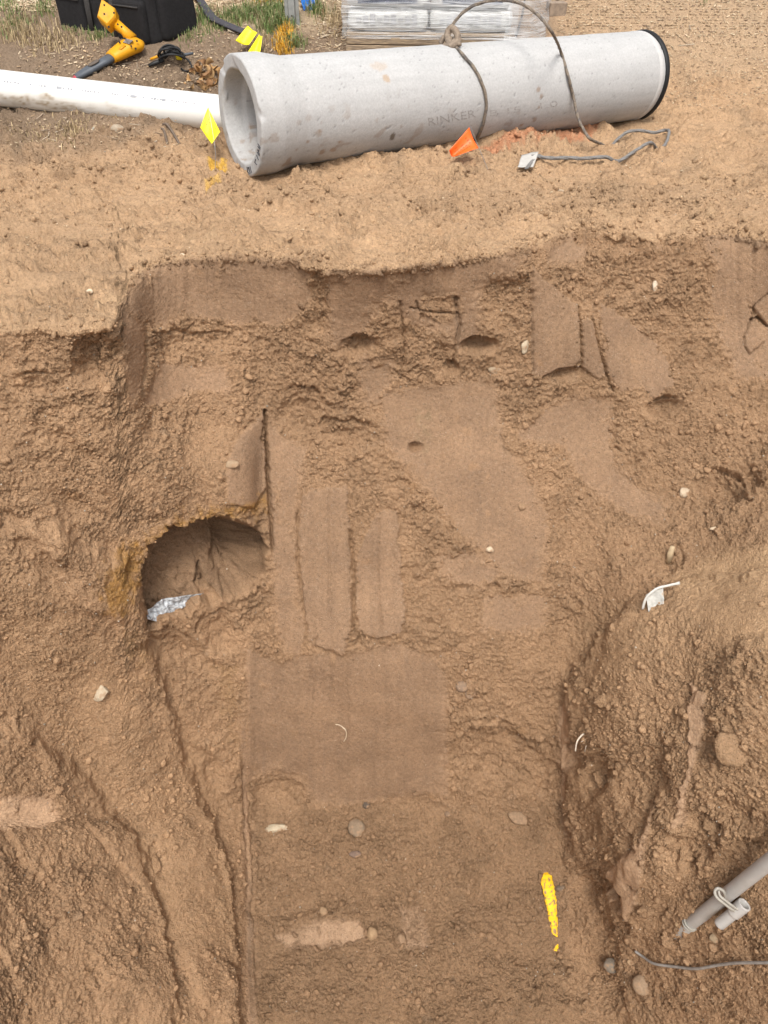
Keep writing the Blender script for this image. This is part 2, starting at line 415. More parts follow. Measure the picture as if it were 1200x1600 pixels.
# ---- regions of the faces, outlined in image pixels: (outline, proud offset m, streak strength, raggedness)
FACES = [
 ([(186,492),(200,450),(235,416),(290,404),(380,400),(440,402),(472,408),(488,438),(491,465),(470,486),(432,512),(402,500),(380,512),(345,500),(300,496),(285,488),(255,512),(224,506),(226,560),(218,620),(203,634),(195,560)], .012, .5, 5),
 ([(222,632),(238,590),(250,566),(355,570),(362,614),(300,614),(240,634)], -.004, .7, 5),
 ([(512,416),(560,420),(640,414),(760,398),(832,388),(802,440),(752,470),(752,524),(715,545),(680,520),(640,505),(600,468),(570,520),(530,548),(513,530)], .012, .9, 5),
 ([(595,612),(700,598),(760,592),(778,600),(782,650),(785,690),(812,722),(840,770),(856,800),(852,905),(800,907),(790,900),(760,868),(720,832),(680,780),(640,742),(600,690)], .010, 1.0, 4),
 ([(829,415),(850,438),(905,480),(906,562),(878,580),(850,586),(830,584)], .030, .8, 2.5),
 ([(909,500),(925,500),(945,588),(935,594),(909,572)], .022, .8, 2.5),
 ([(935,470),(1000,515),(1040,558),(1052,600),(1022,624),(1000,604),(965,612),(948,580)], .020, .8, 4),
 ([(850,638),(900,615),(955,625),(960,720),(1000,760),(1048,788),(1030,814),(985,806),(940,780),(900,740),(880,700),(802,684)], .004, .4, 5),
 ([(1090,364),(1150,366),(1300,385),(1300,600),(1150,592),(1120,520),(1108,450),(1120,420)], .012, .5, 5),
 ([(850,388),(915,352),(919,400),(900,416),(850,413)], .012, .4, 2.5),
 ([(416,640),(440,680),(480,700),(472,740),(464,800),(464,900),(478,985),(470,1022),(446,1016),(430,960),(424,860),(419,760)], .016, 1.0, 2.5),
 ([(475,765),(541,758),(546,830),(550,985),(537,1019),(505,1011),(481,996),(470,900),(466,820)], .034, 1.0, 3),
 ([(560,860),(588,800),(621,798),(625,870),(635,970),(620,992),(590,996),(560,985),(553,930)], .028, 1.0, 3),
 ([(383,1008),(440,1030),(500,1015),(540,1020),(620,1003),(690,1030),(701,1080),(700,1241),(640,1246),(560,1256),(490,1255),(470,1215),(400,1207),(384,1232)], .006, 1.1, 3),
 ([(680,870),(740,858),(782,890),(765,922),(700,906)], .006, .4, 6),
 ([(755,932),(850,926),(857,980),(800,988),(750,986)], .010, .4, 5),
 ([(365,690),(400,650),(412,638),(415,760),(388,792),(355,786),(350,742)], .045, .4, 2.5),
 ([(-60,1210),(45,1210),(67,1255),(32,1290),(-60,1300)], .004, .2, 6),
 ([(975,1350),(1030,1300),(1050,1240),(1036,1330),(1020,1385),(1000,1425),(985,1420),(962,1382)], .032, .4, 4),
 ([(1102,1066),(1136,1080),(1134,1125),(1108,1210),(1092,1275),(1078,1275),(1108,1180)], .030, .3, 3),
 ([(874,1105),(900,1085),(908,1140),(894,1260),(900,1335),(886,1300),(880,1210)], .010, .6, 4),
 ([(372,1125),(386,1090),(390,1300),(402,1480),(404,1700),(384,1700),(382,1400)], .008, 1.2, 2),
 ([(430,1462),(500,1436),(562,1440),(577,1466),(530,1482),(450,1484)], -.012, .1, 5),
 ([(625,1420),(655,1414),(668,1450),(672,1482),(632,1484)], -.016, .1, 4),
 ([(560,560),(620,560),(610,600),(575,640),(560,610)], -.006, .2, 7),
]
BENCH = [([(1050,905),(1120,866),(1300,848),(1300,1015),(1180,1010),(1085,985)], 1.0), ([(900,960),(1050,930),(1100,1000),(960,1080),(890,1090)], .35),
         ([(0,850),(140,960),(330,1290),(390,1480),(250,1470),(60,1120),(0,1050)], .45), ([(240,1130),(330,1160),(372,1330),(330,1330)], .35)]
def signed(poly, Q):
    """signed distance (+ inside) of points Q to a polygon, image pixels"""
    A = np.asarray(poly, float); B = np.roll(A, -1, 0); d = np.full(len(Q), 1e9); ins = np.zeros(len(Q), bool)
    for a, b in zip(A, B):
        ab = b - a; t = np.clip(((Q - a) @ ab) / (ab @ ab), 0, 1)
        w = Q - a - t[:, None] * ab; d = np.minimum(d, (w * w).sum(1))
        c = ((a[1] > Q[:, 1]) != (b[1] > Q[:, 1])); xi = a[0] + (Q[:, 1] - a[1]) * ab[0] / (ab[1] if abs(ab[1]) > 1e-9 else 1e-9)
        ins ^= c & (Q[:, 0] < xi)
    d = np.sqrt(d); return np.where(ins, d, -d)
def near(poly, pad):
    A = np.asarray(poly); return np.where((U > A[:, 0].min() - pad) & (U < A[:, 0].max() + pad) & (V > A[:, 1].min() - pad) & (V < A[:, 1].max() + pad))[0]
w1 = noise(C2, 1 / 26., 31); w2 = noise(C2, 1 / 9., 32); w3 = noise(C2, 1 / 4., 33); eat = fbm(C2, 1 / 30., 4, 34, .6); dust = fbm(C2, 1 / 60., 3, 35)
smoothm = np.zeros(len(Pf)); offs = np.zeros(len(Pf)); streak = np.zeros(len(Pf)); rim = np.zeros(len(Pf))
for poly, off, st, rag in FACES:
    i = near(poly, 30); i = i[wall[i]]
    d0 = signed(poly, C2[i]); d = d0 + rag * (w1[i] * 1.35 + w2[i] * 1.3 + w3[i] * .8)
    d = np.minimum(d, (.21 + .012 * np.clip(d0, 0, 30) - eat[i]) * 30)
    wd = np.where(off > .018, 1.5, 2.5 + 16 * sstep(-.25, .5, dust[i] + .5 * w1[i])); m = sstep(-wd, wd * 1.3, d); off = off * .55 if off < .018 else off * .8
    smoothm[i] = np.maximum(smoothm[i], m)
    offs[i] = offs[i] * (1 - m) + off * m
    streak[i] = np.maximum(streak[i], m * st)
    rim[i] = np.maximum(rim[i], np.exp(-((d + 4) / 6) ** 2))
softm = np.zeros(len(Pf))
for poly, s in BENCH:
    i = near(poly, 60); d = signed(poly, C2[i]) + 14 * w1[i]
    softm[i] = np.maximum(softm[i], s * sstep(-22, 22, d))
# ---- hollows, caves, cracks: (centre u, v, half width, half height, depth, tilt, hard upper edge)
HOLES = [(560, 543, 34, 20, .075, -10, 1), (748, 540, 36, 15, .10, -5, 1), (790, 470, 50, 48, .05, 30, 0), (650, 699, 13, 9, .05, 0, 1),
         (1036, 634, 32, 15, .10, -15, 1), (880, 584, 34, 11, .05, -12, 1), (1130, 762, 46, 30, .11, 20, 1), (1175, 745, 22, 18, .08, 0, 1), (790, 1185, 95, 50, .07, 15, 0),
         (950, 1205, 26, 42, .09, 10, 1), (470, 1412, 95, 24, .05, -8, 1), (655, 1440, 32, 40, .04, 0, 1), (430, 1238, 46, 26, .05, 0, 1), (150, 568, 45, 46, .09, 0, 1), (60, 600, 50, 22, .04, 0, 1),
         (275, 545, 48, 32, .035, 0, 1), (330, 530, 40, 14, .03, 0, 1), (470, 640, 40, 40, .06, 20, 1), (545, 680, 60, 26, .055, 8, 1), (500, 470, 16, 60, .035, -5, 0), (690, 480, 45, 30, .02, 0, 0),
         (910, 1180, 26, 26, .07, 0, 1), (935, 1380, 50, 26, .05, 0, 1), (985, 1395, 16, 26, .05, 0, 1), (1100, 1300, 40, 50, .07, 35, 1), (1150, 1250, 60, 40, .05, 0, 0),
         (1030, 1190, 60, 60, .05, 0, 0), (270, 1010, 60, 26, .06, 20, 1), (340, 985, 34, 36, .06, -30, 1), (1000, 375, 60, 22, .03, 0, 1), (985, 430, 50, 60, .035, 30, 0),
         (1180, 490, 5, 30, .02, -35, 0), (725, 920, 26, 8, .03, 0, 1), (772, 918, 10, 8, .03, 0, 1), (1045, 885, 14, 30, .03, 40, 1), (230, 1350, 14, 30, .03, -20, 1), (335, 1210, 18, 34, .03, -15, 0),
         (690, 560, 18, 30, .03, 0, 0), (705, 575, 12, 14, .05, 0, 1), (60, 860, 90, 26, .04, 30, 0), (120, 790, 60, 20, .035, 30, 0), (100, 690, 70, 18, .03, 25, 0), (560, 1000, 14, 10, .02, 0, 1),
         (690, 232, 30, 8, .03, 0, 0), (810, 240, 60, 12, .035, 0, 0), (740, 225, 40, 8, .03, 0, 0), (60, 290, 60, 14, .04, 0, 0), (180, 285, 70, 10, .04, 0, 0), (340, 357, 36, 8, .03, 0, 0), (470, 330, 60, 8, .02, 0, 0),
         (120, 330, 50, 7, .04, 0, 1), (40, 365, 60, 8, .05, 0, 1), (250, 330, 44, 6, .035, 5, 1), (560, 300, 60, 7, .04, 0, 1), (650, 330, 50, 9, .05, 0, 1), (720, 322, 70, 8, .04, -4, 1), (880, 330, 90, 9, .05, -4, 1), (1010, 315, 60, 9, .05, 0, 1), (1120, 340, 40, 8, .04, 0, 1), (1150, 250, 40, 8, .04, 0, 1), (640, 365, 60, 5, .03, 0, 1), (900, 300, 40, 6, .04, 0, 1), (430, 290, 60, 7, .04, 0, 1), (110, 420, 60, 7, .04, -8, 1), (60, 470, 50, 6, .035, 4, 1), (150, 440, 30, 5, .03, 0, 1), (300, 310, 40, 8, .05, 0, 1), (40, 250, 60, 9, .05, 0, 1), (150, 232, 40, 8, .05, 0, 1), (960, 372, 22, 14, .05, 0, 1), (905, 370, 12, 22, .02, 0, 0)]
carve = np.zeros(len(Pf))
for (cu, cv, hw, hh, dep, tilt, hard) in HOLES:
    i = np.where((np.abs(U - cu) < 2.2 * max(hw, hh)) & (np.abs(V - cv) < 2.2 * max(hw, hh)))[0]
    ca, sa = math.cos(R(tilt)), math.sin(R(tilt))
    a = ((U[i] - cu) * ca + (V[i] - cv) * sa) / hw; b = (-(U[i] - cu) * sa + (V[i] - cv) * ca) / hh
    r = np.sqrt(a * a + b * b) + .28 * w1[i] + .16 * w2[i]
    m = sstep(1.15, .25, r)
    if hard:
        up = np.clip(-b, 0, 1); m = np.maximum(m * 1.0, sstep(1.05, .85, r) * up * .9 * (np.abs(a) < 1.1))
    carve[i] += dep * m
    smoothm[i] *= 1 - .8 * sstep(.2, .7, m); offs[i] *= 1 - sstep(.2, .8, m)
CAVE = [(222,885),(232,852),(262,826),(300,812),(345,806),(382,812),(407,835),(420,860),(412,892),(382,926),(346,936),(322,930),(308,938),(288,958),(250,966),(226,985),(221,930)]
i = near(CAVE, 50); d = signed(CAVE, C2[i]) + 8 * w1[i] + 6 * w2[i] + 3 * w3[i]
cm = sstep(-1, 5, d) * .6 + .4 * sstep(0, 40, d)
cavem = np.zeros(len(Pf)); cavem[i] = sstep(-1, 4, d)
carve[i] = np.maximum(carve[i] * (1 - cavem[i]), .20 * cm + .20 * cavem[i] * sstep(930, 835, V[i])) + cavem[i] * (.05 * fbm(C2[i], 1 / 34., 3, 221) + .030 * np.abs(noise(C2[i], 1 / 13., 222)) + .018 * np.abs(noise(C2[i], 1 / 6., 223)))
smoothm[i] *= 1 - cavem[i]; offs[i] *= 1 - cavem[i]
IN2 = [(345,905),(352,872),(372,852),(400,850),(415,866),(400,895),(372,925),(350,928)]
i = near(IN2, 30); d = signed(IN2, C2[i]) + 8 * w1[i] + 5 * w2[i]; carve[i] += .07 * sstep(-1, 9, d)
IN3 = [(312,938),(318,908),(327,905),(332,925),(345,936),(330,946)]
i = near(IN3, 20); d = signed(IN3, C2[i]) + 2 * w2[i]; carve[i] += .12 * sstep(-1, 4, d)
# cracks: polylines
CRACKS = [([(905,480),(907,520),(908,575)], 2.0, .03), ([(926,500),(935,540),(948,590),(958,610)], 2.2, .04), ([(413,640),(417,700),(421,770),(426,860)], 3.5, .06), ([(1172,500),(1185,495),(1200,510)], 2.2, .04),
          ([(1172,500),(1160,535),(1172,555),(1195,535)], 1.6, .02), ([(1200,460),(1180,475),(1172,500)], 1.6, .02), ([(464,800),(466,880),(476,960)], 2.6, .02), ([(513,770),(514,860),(516,960)], 2.0, .010),
          ([(548,830),(553,900),(552,985)], 3.2, .03), ([(592,810),(590,900),(596,985)], 2.0, .014), ([(625,470),(632,540),(628,590)], 3, .02), ([(830,425),(831,500),(832,580)], 2.0, .02), ([(640,480),(680,488),(720,492)], 2.0, .02), ([(650,470),(660,500)], 2, .02), ([(712,465),(718,510),(708,570)], 4, .03),
          ([(225,505),(228,560),(222,620)], 3, .02), ([(389,1240),(394,1330),(400,1480),(404,1600)], 2.0, .014), ([(378,1200),(384,1300),(389,1380)], 1.6, .010), ([(540,1060),(545,1100),(543,1180)], 1.6, .008), ([(488,1060),(486,1150)], 1.6, .006), ([(960,620),(958,700)], 1.6, .008), ([(700,780),(703,860)], 1.5, .006)]
for pts, wd, dep in CRACKS:
    i = near(pts, 14); i = i[wall[i]]; d = np.full(len(i), 1e9)
    Q = C2[i] + np.stack([w2[i] * 3, w1[i] * 3], 1)
    for a, b in zip(np.array(pts[:-1], float), np.array(pts[1:], float)):
        ab = b - a; t = np.clip(((Q - a) @ ab) / (ab @ ab), 0, 1); d = np.minimum(d, np.linalg.norm(Q - a - t[:, None] * ab, axis=1))
    carve[i] += dep * sstep(wd, wd * .3, d)
# ---- big proud bodies: the two spurs of the left bank and the spoil mound on the right
BODIES = [([(-300,800),(80,815),(190,868),(214,905),(222,970),(242,1045),(275,1160),(318,1275),(352,1370),(366,1480),(372,1800),(-300,1800)], .15, 12, 10),
          ([(-300,1075),(0,1100),(70,1150),(135,1205),(190,1310),(236,1440),(258,1560),(270,1800),(-300,1800)], .11, 10, 12),
          ([(1500,880),(1110,905),(1050,912),(985,950),(930,1012),(890,1082),(881,1150),(886,1250),(906,1340),(952,1405),(968,1500),(1000,1800),(1500,1800)], .10, 17, 14),
          ([(1500,1000),(1190,1010),(1120,1060),(1060,1150),(1050,1260),(1000,1330),(980,1400),(1010,1440),(1100,1330),(1180,1290),(1500,1250)], .07, 12, 14)]
for poly, off, soft, rag in BODIES:
    i = near(poly, 60); d = signed(poly, C2[i]) + rag * w1[i] + rag * .4 * w2[i]
    carve[i] -= off * (.55 * sstep(-soft, soft, d) + .45 * sstep(-soft, 90, d))
# ---- relief
dense = (U > -150) & (U < 1350) & (V < 1750) & (V > -120)
di = np.where(dense)[0]; Q = Pf[di]
ui, vi, wi = U[di], V[di], wall[di]
rough = (1 - smoothm[di]) * (1 - .85 * softm[di])
zone = sstep(-.5, .45, fbm(Q, 3.1, 3, 71))                          # cloddy versus sandy stretches
zone2 = sstep(-.3, .4, fbm(Q, 6.0, 3, 72))
big = fbm(Q, 2.2, 3, 41)
F1, F2, ID = worley(Q + .012 * np.stack([noise(Q, 30, 91), noise(Q, 30, 92), noise(Q, 30, 93)], 1), 19, 51)
G1, G2, IG = worley(Q + .006 * np.stack([noise(Q, 70, 94), noise(Q, 70, 95), noise(Q, 70, 96)], 1), 44, 52)
med = fbm(Q, 9, 3, 43); fin = fbm(Q, 34, 3, 44, .65); vfin = noise(Q, 95, 45)
lump = np.clip(.62 - F1, 0, 1) * (ID > .45) * (0.5 + ID); lump2 = np.clip(.62 - G1, 0, 1) * (IG > .4) * (.5 + IG)
Qw = Q + .016 * np.stack([noise(Q, 24, 191), noise(Q, 24, 192), noise(Q, 24, 193)], 1)
B1, B2, B3 = np.abs(noise(Qw, 26, 141)), np.abs(noise(Qw, 52, 142)), np.abs(noise(Q, 92, 143))
pl = fbm(Qw * np.array([1, 1, 1.5]), 11, 3, 144) * 3.4; plate = (np.floor(pl) + sstep(.72, 1.0, pl - np.floor(pl))) / 3.4
_ang = np.where(ui < 600, R(52), R(118)); _al = ui * np.cos(_ang) + vi * np.sin(_ang); _ac = -ui * np.sin(_ang) + vi * np.cos(_ang)
_bk = np.clip(sstep(400, 330, ui) * sstep(600, 760, vi) + .25 * sstep(880, 940, ui) * sstep(930, 1010, vi), 0, 1)
_wz = 1.5 * w1[di]
B1 = B1 * (1 - .75 * _bk) + .75 * _bk * np.abs(noise(np.stack([_al / 34 + _wz * .2, _ac / 15 + _wz * .15], 1), 1, 241)); B2 = B2 * (1 - .6 * _bk) + .6 * _bk * np.abs(noise(np.stack([_al / 15, _ac / 7.5], 1), 1, 242))
amp = .42 + .85 * sstep(-.45, .5, fbm(Q, 2.7, 3, 243)); B1 = B1 * amp; B2 = B2 * amp; plate = plate * amp
_fine = np.clip(_bk + sstep(880, 960, ui) * sstep(860, 960, vi), 0, 1); plate = plate * (1 - .55 * _fine); B1 = B1 * (1 - .45 * _fine); B2 = B2 * (1 - .15 * _fine)
floorz = sstep(1225, 1290, vi) * sstep(385, 410, ui) * sstep(960, 900, ui); _fv = sstep(-.35, .45, fbm(Q, 5.0, 3, 251)); zone = np.maximum(zone, (.15 + .8 * _fv) * floorz); zone2 = np.maximum(zone2 * (1 - .5 * floorz), .9 * _fv * floorz); big = big + floorz * (1.3 * fbm(Q, 4.2, 3, 252))
relief_w = big * .046 + med * .012 + plate * .048 * (.25 + .75 * zone) + zone * (lump * .014 + lump2 * .012) + B1 * .026 * (.12 + .88 * zone2) + B2 * .030 * (.2 + .8 * zone) + B3 * .026 * (.35 + .65 * zone2) + fin * .006 + vfin * .004
# runnels on the left bank and the mound, falling with the slope
ang = np.where(ui < 600, R(52), R(118)); al = ui * np.cos(ang) + vi * np.sin(ang); ac = -ui * np.sin(ang) + vi * np.cos(ang)
run = noise(np.stack([al / 170, ac / 26], 1), 1, 61) * .016 + noise(np.stack([al / 90, ac / 10], 1), 1, 62) * .007 + noise(np.stack([al / 40, ac / 4.5], 1), 1, 63) * .003
bank = .62 * sstep(400, 330, ui) * sstep(620, 800, vi) + .35 * sstep(880, 940, ui) * sstep(930, 1010, vi)
relief_w += run * np.clip(bank, 0, 1) * 1.15
# steps where blocks broke away on the left bank
stp = ac / 120 + .5 * noise(C2[di], 1 / 90., 65); stp = (stp - np.floor(stp)); relief_w += sstep(400, 330, ui) * sstep(620, 760, vi) * (.025 * sstep(.0, .82, stp) - .025 * sstep(.86, 1., stp))
skm = sstep(-.2, .45, fbm(C2[di], 1 / 70., 3, 64)); sk = skm * noise(np.stack([ui / 7 + vi / 260, vi / 240], 1), 1, 66) * .0034 + noise(np.stack([ui / 22 + vi / 300, vi / 420], 1), 1, 67) * .0075 + skm * noise(np.stack([ui / 3.4, vi / 70], 1), 1, 68) * .0009
sk = sk * 1.5
face = big * .034 + noise(np.stack([ui / 60, vi / 300], 1), 1, 69) * .010 + sk * streak[di] + fin * .0022 + med * .003
# the trampled bank on top
gmod = sstep(-.35, .30, fbm(Q * np.array([1, 1.4, 1]), 2.6, 3, 73))
Qs = Qw * np.array([.34, 1.0, 1.0])
C1, C2n, C3 = np.abs(noise(Qs, 17, 151)), np.abs(noise(Qs, 38, 152)), np.abs(noise(Qs, 80, 153))
pg = fbm(Qs, 6.5, 3, 154) * 3; plg = (np.floor(pg) + sstep(.7, 1.0, pg - np.floor(pg))) / 3
gr = fbm(Q, 3.0, 3, 46) * .034 + med * .014 + plg * .050 * (.25 + .75 * gmod) * sstep(120, 200, vi) + C1 * .085 * gmod + C2n * .050 * (.2 + .8 * gmod) + C3 * .013 * (.3 + .7 * gmod) + gmod * lump2 * .010 + fin * .004 + vfin * .0015
rut = noise(np.stack([Q[:, 0] * 2.2 + Q[:, 1] * .5, Q[:, 1] * 8], 1), 1, 75) * .010
gr = gr + rut
gr = gr * 1.25 * (.10 + .90 * sstep(20, 140, vi))
D = np.where(wi, relief_w * rough + face * smoothm[di] + (big * .03 + fin * .004 + med * .006) * softm[di] * .8, gr)
D += rng.normal(size=len(D)) * np.where(wi, (.0009 + .0036 * rough * (.35 + .65 * zone2)), .0007 + .0016 * gmod)
lipblend = np.where(wi, sstep(0, 9, V[di] - evf[di]), 0)
D = np.where(wi, D * lipblend + gr * (1 - lipblend) * .6, D)
D += offs[di] * np.where(wi, sstep(0, 12, V[di] - evf[di]), 1)
D -= carve[di]
flat_under = lambda cu, cv, w, h: sstep(1.3, .6, np.sqrt(((ui - cu) / w) ** 2 + ((vi - cv) / h) ** 2))
Pd = Pf.copy(); Pd[di] += Nf[di] * D[:, None]
# ---- soil colours, with some light and shade painted in: dry sand on the bank, moister cut faces, dark topsoil and chips at the back, iron stain, marking paint
tint = np.tile(np.array([.395, .246, .141]), (len(Pf), 1)); grit = np.full(len(Pf), .55)
def blend(m, c):
    global tint
    tint = tint * (1 - m[:, None]) + np.asarray(c) * m[:, None]
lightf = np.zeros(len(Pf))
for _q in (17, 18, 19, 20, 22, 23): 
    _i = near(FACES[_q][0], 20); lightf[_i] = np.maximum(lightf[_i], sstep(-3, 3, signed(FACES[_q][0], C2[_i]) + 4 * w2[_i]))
gm = np.where(wall, sstep(9, 0, below + 5 * w2), 1.0)
blend(gm, (.475, .312, .184))
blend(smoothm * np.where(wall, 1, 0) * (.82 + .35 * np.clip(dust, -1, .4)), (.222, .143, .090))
blend(np.where(wall, softm * .55, 0), (.42, .27, .152)); blend(np.where(wall & (U > 880) & (V > 820) & (V < 1100), np.clip(softm * .9, 0, .9), 0), (.56, .37, .215))  # right bench brightened in colour to make up for blocked sky light
blend(cavem * .75, (.225, .143, .087))  # cave interior darkened in the tint, adding to its shade
blend(lightf * np.maximum(smoothm, .6) * .95, (.44, .290, .182))  # pale dry faces; the mound's left strip has its lit edge painted
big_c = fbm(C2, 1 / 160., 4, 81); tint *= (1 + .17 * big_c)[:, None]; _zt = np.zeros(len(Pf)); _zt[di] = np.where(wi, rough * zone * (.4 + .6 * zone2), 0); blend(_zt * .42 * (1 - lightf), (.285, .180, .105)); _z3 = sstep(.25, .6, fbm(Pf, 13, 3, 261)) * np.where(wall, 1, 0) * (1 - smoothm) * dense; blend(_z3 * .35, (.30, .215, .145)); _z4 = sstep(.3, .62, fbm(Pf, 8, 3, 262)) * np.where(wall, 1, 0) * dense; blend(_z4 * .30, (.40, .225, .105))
tint *= (1 + .06 * noise(C2, 1 / 40., 82))[:, None]
mound_lit = sstep(0, 60, signed(BODIES[2][0], C2[near(BODIES[2][0], 5)])); _i = near(BODIES[2][0], 5); _m = np.zeros(len(Pf)); _m[_i] = mound_lit * .55 * (1 - lightf[_i]) * sstep(1500, 1250, V[_i]); blend(_m * (1 - .7 * smoothm), (.47, .30, .172)); tint *= (1 + .13 * (U < 390) * (V > 500) * np.where(wall, 1, 0))[:, None]  # mound and left bank tinted lighter, painting in light they lack
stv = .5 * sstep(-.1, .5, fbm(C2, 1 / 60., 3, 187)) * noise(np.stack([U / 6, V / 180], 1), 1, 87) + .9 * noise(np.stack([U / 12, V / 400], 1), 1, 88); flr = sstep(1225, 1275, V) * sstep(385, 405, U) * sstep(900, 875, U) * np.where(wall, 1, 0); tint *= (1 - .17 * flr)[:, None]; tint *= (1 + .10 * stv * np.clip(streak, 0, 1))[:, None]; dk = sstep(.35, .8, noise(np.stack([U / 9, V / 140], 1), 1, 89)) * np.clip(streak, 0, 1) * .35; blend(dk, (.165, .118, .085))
moist = sstep(-.05, .5, fbm(C2, 1 / 75., 3, 83)) * np.where(wall, 1, 0) * (1 - smoothm); blend(moist * .32, (.275, .168, .094))
grey = sstep(.05, .5, fbm(C2, 1 / 50., 3, 84)) * np.where(wall, 0, 1) * sstep(330, 300, V + 20 * w1); blend(grey * .45, (.30, .22, .145))
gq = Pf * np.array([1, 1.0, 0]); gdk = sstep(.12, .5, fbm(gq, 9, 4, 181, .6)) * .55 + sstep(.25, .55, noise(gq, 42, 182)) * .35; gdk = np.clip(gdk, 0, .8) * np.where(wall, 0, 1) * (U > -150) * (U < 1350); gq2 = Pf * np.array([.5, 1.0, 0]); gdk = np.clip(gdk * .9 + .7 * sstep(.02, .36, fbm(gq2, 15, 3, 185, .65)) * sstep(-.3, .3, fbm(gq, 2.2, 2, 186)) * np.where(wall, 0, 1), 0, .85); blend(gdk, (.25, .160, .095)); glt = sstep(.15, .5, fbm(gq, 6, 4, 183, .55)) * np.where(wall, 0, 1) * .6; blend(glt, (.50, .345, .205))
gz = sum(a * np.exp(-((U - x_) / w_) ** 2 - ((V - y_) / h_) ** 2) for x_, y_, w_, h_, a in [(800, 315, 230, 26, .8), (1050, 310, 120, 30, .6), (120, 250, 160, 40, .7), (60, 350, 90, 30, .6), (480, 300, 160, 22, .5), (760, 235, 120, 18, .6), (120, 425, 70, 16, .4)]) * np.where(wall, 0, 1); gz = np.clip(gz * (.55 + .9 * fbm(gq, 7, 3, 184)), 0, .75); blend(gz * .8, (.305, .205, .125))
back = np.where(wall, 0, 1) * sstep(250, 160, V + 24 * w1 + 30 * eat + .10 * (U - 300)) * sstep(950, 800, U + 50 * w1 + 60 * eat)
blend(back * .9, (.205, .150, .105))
backR = np.where(wall, 0, 1) * sstep(150, 90, V + 10 * w1) * sstep(820, 950, U + 30 * w1); blend(backR * .6, (.40, .29, .19))
mulch = np.where(wall, 0, 1) * sstep(66, 28, V + 14 * w1 + 20 * eat) * sstep(270, 320, U) * sstep(570, 510, U); blend(mulch * .8, (.46, .35, .23))
st = fbm(C2, 1 / 14., 3, 85)
def stain(poly, amt, c, soft=16):
    i = near(poly, 50); d = signed(poly, C2[i]) + 34 * st[i] + 14 * w2[i] + 6 * w3[i] - 6
    m = np.zeros(len(Pf)); m[i] = amt * sstep(-soft, soft, d); blend(m, c)
stain([(140,890),(200,840),(222,850),(222,890),(190,935),(150,930)], .85, (.40, .215, .065))
stain([(205,850),(270,805),(350,790),(415,775),(415,800),(345,812),(270,830),(225,860)], .85, (.40, .215, .065))
stain([(180,950),(230,1000),(220,1040),(190,1000)], .35, (.38, .225, .09))
stain([(330,1030),(370,1040),(372,1180),(350,1120)], .3, (.37, .225, .10))
stain([(655,640),(672,640),(670,700),(655,690)], .3, (.20, .16, .09))
ps = fbm(C2, 1 / 7., 3, 86)
def paint(poly, amt, c):
    i = near(poly, 20); i = i[~wall[i]]; d = signed(poly, C2[i]) + 9 * ps[i]
    m = np.zeros(len(Pf)); m[i] = amt * sstep(-2, 4, d) * sstep(-.35, .15, ps[i] + .12); blend(m, c)
paint([(322,258),(356,256),(358,276),(330,280)], .8, (.72, .42, .05)); paint([(318,288),(345,286),(350,304),(322,306)], .6, (.70, .42, .08))
paint([(740,226),(790,218),(900,203),(935,204),(925,222),(860,226),(800,232),(750,240)], .6, (.52, .20, .10))
grit = .60 - .40 * smoothm
grit = np.where(wall, grit, .5)
Fq = (np.arange(NU - 1)[:, None] * NV + np.arange(NV - 1)[None, :]).ravel()
FQ = np.stack([Fq, Fq + 1, Fq + NV + 1, Fq + NV], 1)
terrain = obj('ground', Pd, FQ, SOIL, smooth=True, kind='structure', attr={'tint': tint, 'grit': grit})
_nn = np.zeros(3); terrain.data.calc_loop_triangles()
if terrain.data.polygons[(NU // 2) * (NV - 1) + 30].normal.z < 0: terrain.data.flip_normals()

Pg = Pd.reshape(NU, NV, 3); iu0 = nL
def idx_at(u, v):
    """grid cell of the sheet at image pixel (u, v)"""
    i = int(np.clip(round((u + 90) / STEP), 0, len(us) - 1)) + iu0
    a = np.argmin(np.abs(VV[i, :ng + nv_w] - v)); return i, a
def pos(u, v):
    i, a = idx_at(u, v); return Pg[i, a].copy()
Ng = grid_normals(Pg); 
if Ng[NU // 2, ng // 2, 2] < 0: Ng = -Ng
def nrm(u, v):
    i, a = idx_at(u, v); n = N0[i, a] * 2 + Ng[max(i - 6, 0):i + 7, max(a - 6, 0):a + 7].mean((0, 1)); return n / np.linalg.norm(n)
def ppm(u, v):
    """metres per image pixel at that spot"""
    p = pos(u, v); return (p[1] * CP - (p[2] - CAM_H) * SP) / FPX

